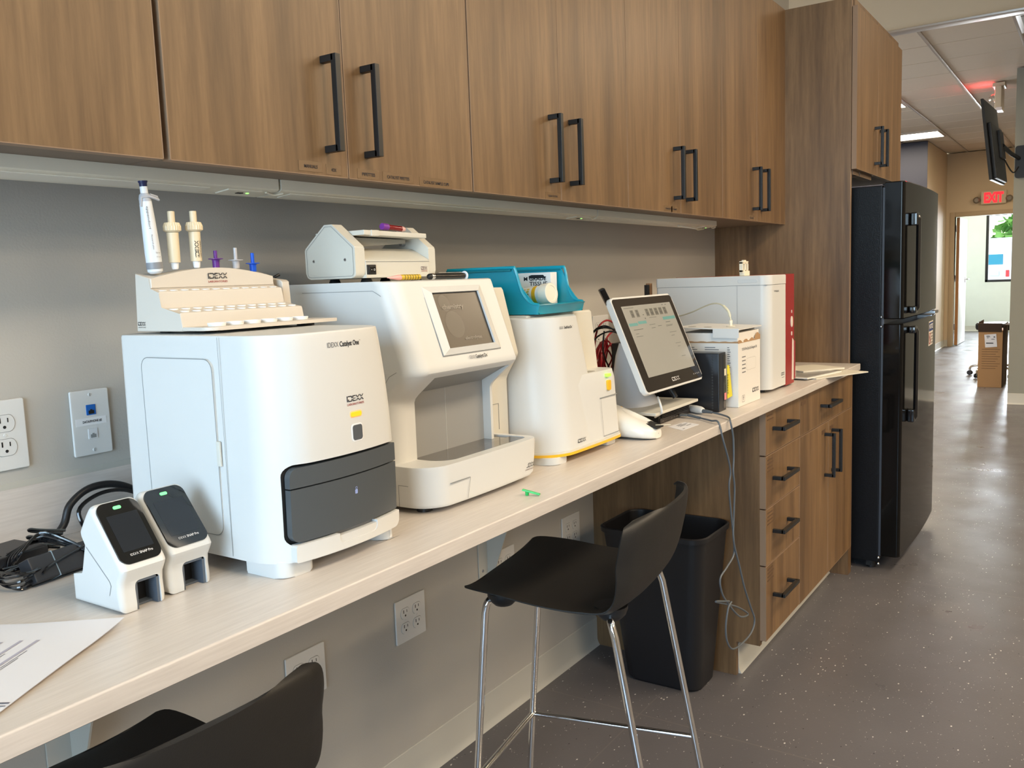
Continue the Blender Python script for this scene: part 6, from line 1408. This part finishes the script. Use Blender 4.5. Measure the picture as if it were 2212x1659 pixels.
# ================================================================== bar stools
seat_m = mat('stool_black', (.013, .012, .011), .50, bump=.2, bscale=500)
CP = [(.206, .652, .140), (.2045, .656, .166), (.192, .660, .186), (.165, .661, .197), (.10, .657, .204), (.02, .648, .207), (-.06, .645, .208), (-.12, .652, .209), (-.155, .668, .210), (-.180, .695, .211), (-.198, .735, .213), (-.209, .775, .214), (-.215, .805, .214), (-.219, .832, .209), (-.2205, .846, .199), (-.221, .850, .184)]
def stool(lab, loc, rz):
    t = thing('bar_stool', lab, 'stool', loc, rz, group='black bar stools')
    NU = 20; pts = []
    cpv = [Vector(p) for p in CP]; sm = catmull(cpv, 3); rows = []
    nrow = len(sm)
    for r, p in enumerate(sm):
        y, z, hw = p.x, p.y, p.z; k = r/(nrow-1); back = max(0, min(1, (k-.42)/.3)); row = []
        for j in range(NU+1):
            u = -1+2*j/NU; au = abs(u)
            yy = y+back*.056*au**2.4-(.016*au**3*max(0, 1-k/.16)); zz = z+(1-back)*(.016*au**3.0-.004)*(1 if k > .1 else k*10)+back*(-.012*au**2)
            if k > .80: zz -= (k-.80)*.05*au**3
            row.append(Vector((hw*u, yy, zz)))
        rows.append(row)
    # thickness
    g = G(); R_ = len(rows); nrm = []
    def nr(i, j):
        a = rows[min(i+1, R_-1)][j]-rows[max(i-1, 0)][j]; b = rows[i][min(j+1, NU)]-rows[i][max(j-1, 0)]; n_ = b.cross(a); 
        return n_.normalized() if n_.length > 0 else Vector((0, 0, 1))
    th = .0075; topv = rows; bot = [[rows[i][j]-nr(i, j)*th*(.35 if (i in (0, R_-1) or j in (0, NU)) else 1) for j in range(NU+1)] for i in range(R_)]
    sgn = 1 if nr(6, NU//2).z > 0 else -1
    if sgn < 0: bot = [[rows[i][j]+nr(i, j)*th*(.35 if (i in (0, R_-1) or j in (0, NU)) else 1) for j in range(NU+1)] for i in range(R_)]
    V = [p for r in topv for p in r]+[p for r in bot for p in r]; W_ = NU+1; o = R_*W_; F = []
    for i in range(R_-1):
        for j in range(NU):
            F.append((i*W_+j, i*W_+j+1, (i+1)*W_+j+1, (i+1)*W_+j)); F.append((o+i*W_+j, o+(i+1)*W_+j, o+(i+1)*W_+j+1, o+i*W_+j+1))
    for i in range(R_-1): F += [(i*W_, (i+1)*W_, o+(i+1)*W_, o+i*W_), (i*W_+NU, o+i*W_+NU, o+(i+1)*W_+NU, (i+1)*W_+NU)]
    for j in range(NU): F += [(j, o+j, o+j+1, j+1), ((R_-1)*W_+j, (R_-1)*W_+j+1, o+(R_-1)*W_+j+1, o+(R_-1)*W_+j)]
    part(t, 'seat_shell', g.raw(V, F), seat_m, local=True, smooth=70, wn=False)
    for sx in (-1, 1):
        for (sy, fl) in ((.125, 'f'), (-.115, 'r')):
            g = G(); g.lathe([(.004, -.020), (.020, -.016), (.030, -.006), (.034, .004), (.034, .012)], (sx*.135, sy, .640), (0, 0, 1), 18); part(t, 'seat_mount', g, black_pl, local=True)
        fl = [(sx*.05, .128, .634), (sx*.105, .135, .634), (sx*.132, .150, .633), (sx*.145, .158, .626), (sx*.149, .163, .605), (sx*.152, .190, .30), (sx*.155, .216, .0005)]
        rl = [(sx*.05, -.118, .634), (sx*.125, -.118, .634), (sx*.158, -.122, .632), (sx*.172, -.128, .624), (sx*.176, -.136, .60), (sx*.183, -.190, .30), (sx*.190, -.243, .0005)]
        for P in (fl, rl):
            V_ = catmull([Vector(p) for p in P[:5]], 5)+[Vector(P[5]), Vector(P[6])]
            part(t, 'leg', G().tube(V_, .0078, 14), chrome, local=True, wn=False)
            part(t, 'foot_cap', G().lathe([(.009, 0), (.009, .012)], (P[6][0], P[6][1], .0002), n=14), black_pl, local=True)
        part(t, 'under_rail', G().tube([(sx*.05, .128, .634), (sx*.05, -.118, .634)], .0070, 12), chrome, local=True)
    zf = .225; kf = (.605-zf)/.605; x_ = .149+.006*kf; y_ = .163+.053*kf
    part(t, 'footrest', G().tube([(-x_, y_, zf), (x_, y_, zf)], .0072, 12), chrome, local=True)
    xr, yr_ = .176+.014*kf, -.136-.107*kf
    for sx in (-1, 1): part(t, 'side_stretcher', G().tube([(sx*x_, y_, zf), (sx*xr, yr_, zf)], .0060, 10), chrome, local=True)
    return t
stool('black shell bar stool with chrome legs beside the waste bin', (1.628, -.530, 0), math.radians(9))
stool('black bar stool cut off by the bottom edge, nearest the camera', (.556, -.465, 0), math.radians(-3))

# ================================================================== far hall things
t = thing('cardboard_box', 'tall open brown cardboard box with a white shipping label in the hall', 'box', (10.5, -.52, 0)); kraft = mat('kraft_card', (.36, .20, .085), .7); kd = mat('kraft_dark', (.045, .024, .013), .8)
KX0, KX1, KY0, KY1, KH = 10.38, 10.80, -.620, -.395, .600
part(t, 'carton', G().box(KX0, KX1, KY0, KY1, .0005, KH, .003), kraft); part(t, 'side_panel', G().box(KX0+.01, KX1+.1, KY0-.005, KY0-.0005, .003, KH+.06), kd, 'side with its shade painted dark brown', smooth=0)  # dark panel puts the shade of this carton side into its colour
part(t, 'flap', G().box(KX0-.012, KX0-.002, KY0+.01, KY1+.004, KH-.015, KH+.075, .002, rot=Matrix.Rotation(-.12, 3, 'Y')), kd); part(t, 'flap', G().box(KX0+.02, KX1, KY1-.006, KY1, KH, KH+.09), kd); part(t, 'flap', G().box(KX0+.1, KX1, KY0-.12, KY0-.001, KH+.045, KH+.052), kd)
lb = part(t, 'shipping_label', G().box(KX0-.003, KX0-.0005, -.565, -.455, .425, .560, rot=Matrix.Rotation(math.radians(-5), 3, 'X')), paper_m, 'white shipping label', smooth=0)
g = G()
for (a, b, z0, z1) in ((-.47, -.50, .54, .545), (-.47, -.505, .53, .534), (-.475, -.49, .52, .524), (-.535, -.55, .527, .537), (-.515, -.545, .507, .512), (-.468, -.535, .462, .472)): g.box(KX0-.0040, KX0-.0034, b, a, z0, z1)
part(lb, 'print', g, ink_m, smooth=0)
g = G()
for k in range(9): g.box(KX0-.0008, KX0-.0002, -.60+.02*(k % 3), -.43, .40-.025*k, .404-.025*k)
part(t, 'carton_print', g, mat('brown_print', (.12, .06, .03), .7), smooth=0)
t = thing('rolling_stool', 'black round rolling stool with chrome base behind the cardboard box', 'stool', (11.35, -.40, 0))
SC = Vector((11.42, -.47, 0))
part(t, 'seat', G().lathe([(.13, .535), (.205, .54), (.215, .56), (.215, .60), (.20, .617), (.10, .62)], SC, n=32), black_pl); part(t, 'gas_lift', G().lathe([(.025, .10), (.025, .54)], SC, n=14), chrome)
for k in range(5):
    a = 2*PI*k/5+2.52; d_ = Vector((math.cos(a), math.sin(a), 0)); part(t, 'base_arm', G().tube([SC+Vector((0, 0, .13)), SC+d_*.16+Vector((0, 0, .125)), SC+d_*.27+Vector((0, 0, .10)), SC+d_*.285+Vector((0, 0, .055))], .013, 8, smooth=3), chrome)
    for o in (-.014, .014): part(t, 'caster', G().lathe([(.026, -.008), (.028, 0), (.026, .008)], SC+d_*.285+Vector((-d_.y, d_.x, 0))*o+Vector((0, 0, .0285)), (-d_.y, d_.x, 0), 16), black_pl)
# television on the pier
t = thing('television', 'black wall mounted television seen edge on, on the right pier', 'television', (8.75, -.68, 2.3))
_nb, _nt, _fb = bx(2140, 388, 8.25), bx(2121, 213, 8.25), bx(2168, 400, 9.02)
TVX = (_fb-_nb); TVW, TVH = TVX.length, (_nt-_nb).length
TVM = frame_map(_nb+TVX*.5+(_nt-_nb)*.5, TVX, (_nt-_nb)-TVX*((_nt-_nb).dot(TVX)/TVX.dot(TVX)))   # x along the screen, y up, z = its back
def tvp(nm, g, m, label=None): g.bm.transform(TVM); return part(t, nm, g, m, label)
tvp('panel', G().box(-TVW/2, TVW/2, -TVH/2, TVH/2, -.012, .010, .003), black_pl)
tvp('rear_housing', G().box(-.32, .30, -TVH/2+.01, .14, .010, .040, .008), black_pl); tvp('label', G().box(-.36, .30, -TVH/2-.0012, -TVH/2-.0002, -.010, .006), mat('tv_underside', (.45, .47, .5), .3), 'underside with reflections painted pale')  # pale strip puts the underside's reflections into its colour
tvp('mount_bracket', G().box(-.02, .20, -.13, .10, .040, .060, .003), mat('mount_dark', (.02, .02, .02), .5))
g = G(); g.tube([TVM @ Vector((.10, -.02, .055)), (8.95, -.760, 2.235), (9.18, -.80, 2.215)], .018, 8); part(t, 'arm', g, black_pl)
part(t, 'wall_plate', G().prism(rrect(-.86, -.772, 2.045, 2.325, .02, 5), 'x', 9.185, 9.2095, .004), black_pl); g = G(); g.tube([TVM @ Vector((.12, -.12, .05)), (9.0, -.77, 2.08), (9.18, -.80, 2.14)], .006, smooth=4); part(t, 'cable', g, black_pl)
# exit signs
exit_red = mat('exit_red', (.6, .01, .02), .4, emit=(1, .01, .02), estr=1.1, var=0); exw = mat('exit_white', (.62, .52, .38), .4)
t = thing('exit_sign', 'lit red EXIT sign above the far doorway', 'sign', (FARX, -.02, 2.27)); 
hb = part(t, 'housing', G().box(FARX-.055, FARX-.001, -.205, .135, 2.185, 2.385, .006), exw)
g = G(); put_text(g, 'EXIT', (FARX-.055, .095, 2.215), YR, ZU, h=.145, width=.262, bold=3, off=.002); ink(hb, 'lettering', g, exit_red, 'glowing red letters')
for y in (-.245, .195):
    part(t, 'emergency_lamp', G().lathe([(.045, 0), (.05, .03), (.03, .06)], (FARX-.03, y, 2.255), (-1, 0, 0), 16), mat('lamp_grey', (.2, .17, .13), .3)); part(t, 'lamp_arm', G().tube([(FARX-.03, y*.8, 2.32), (FARX-.03, y, 2.27)], .008), exw)
t = thing('exit_sign', 'exit sign seen edge on below the ceiling grid, red glow beside it', 'sign', (9.9, -.575, 2.86))
hb = part(t, 'housing', G().box(9.75, 10.05, -.600, -.545, 2.755, 2.965, .005), exw); part(t, 'lens_end', G().box(9.745, 9.752, -.606, -.556, 2.735, 2.765, .001), mat('lens_white', (.8, .72, .72), .3))
part(t, 'canopy', G().box(9.78, 9.98, -.625, -.52, 2.965, 3.0, .003), exw)
part(t, 'emergency_lamp', G().lathe([(.035, 0), (.040, .02), (.025, .05)], (9.80, -.543, 2.86), (-.6, .8, 0), 14), chrome)
MY = Vector((-1, 0, 0)); g = G(); put_text(g, 'EXIT', (10.03, -.545, 2.78), MY, ZU, h=.15, width=.26, bold=3, off=.002); ink(hb, 'lettering', g, exit_red, 'glowing red letters')
lp_ = bpy.data.lights.new('exit_glow', 'POINT'); lp_.energy = .9; lp_.color = (1, .03, .04); lp_.shadow_soft_size = .03; lo = bpy.data.objects.new('exit_glow', lp_); COL.objects.link(lo); lo.location = (9.9, -.44, 2.93)

# ================================================================== outside the far window
struct('ground_outside', G().box(20.2, 60, -20, 20, -.25, -.05), mat('asphalt', (.55, .55, .55), .9))
t = thing('van', 'white van parked outside the far window', 'van', (27, -.4, 0)); vw = mat('van_white', (.85, .87, .88), .3)
vb = G(); vb.box(26.0, 31.0, -1.0, 3.1, .35, 1.92, .12, 3); part(t, 'body', vb, vw)
part(t, 'rear_window', G().box(25.985, 26.0, .70, 1.30, 1.24, 1.50, .004), mat('van_glass', (.05, .25, .33), .1), 'blue tinted rear window')
part(t, 'number_plate', G().box(25.98, 26.0, .78, .99, .95, 1.08, .004), mat('plate_grey', (.5, .6, .6), .5)); part(t, 'tail_light', G().box(25.98, 26.0, .55, .63, .92, 1.09, .004), mat('tail_red', (.6, .05, .05), .3))
for y in (-.8, 2.8):
    for x in (26.9, 29.6): part(t, 'wheel', G().lathe([(.30, -.1), (.33, -.08), (.33, .08), (.30, .1)], (x, y, .28), (0, 1, 0), 20), black_pl)
t = thing('tree', 'bright green tree beyond the white van', 'tree', (40, -.5, 0)); random.seed(11)
g = G()
for k in range(420):
    q = Vector((random.gauss(0, 1), random.gauss(0, 1), random.gauss(0, .8))); q = q.normalized()*random.uniform(.6, 1)*2.3; c_ = Vector((40, 1.1, 2.0))+q*.55; s_ = random.uniform(.12, .24)
    a = Vector((random.uniform(-1, 1), random.uniform(-1, 1), random.uniform(-1, 1))).normalized(); b = a.cross(Vector((.3, .5, .8))).normalized()
    g.raw([c_+a*s_, c_+b*s_, c_-a*s_, c_-b*s_], [(0, 1, 2, 3)])
part(t, 'crown', g, mat('leaf_green', (.16, .33, .06), .7, var=.3), smooth=0); part(t, 'trunk', G().lathe([(.2, 0), (.14, 1.8)], (40, 1.1, -.1), n=10), mat('bark', (.1, .07, .05), .9))
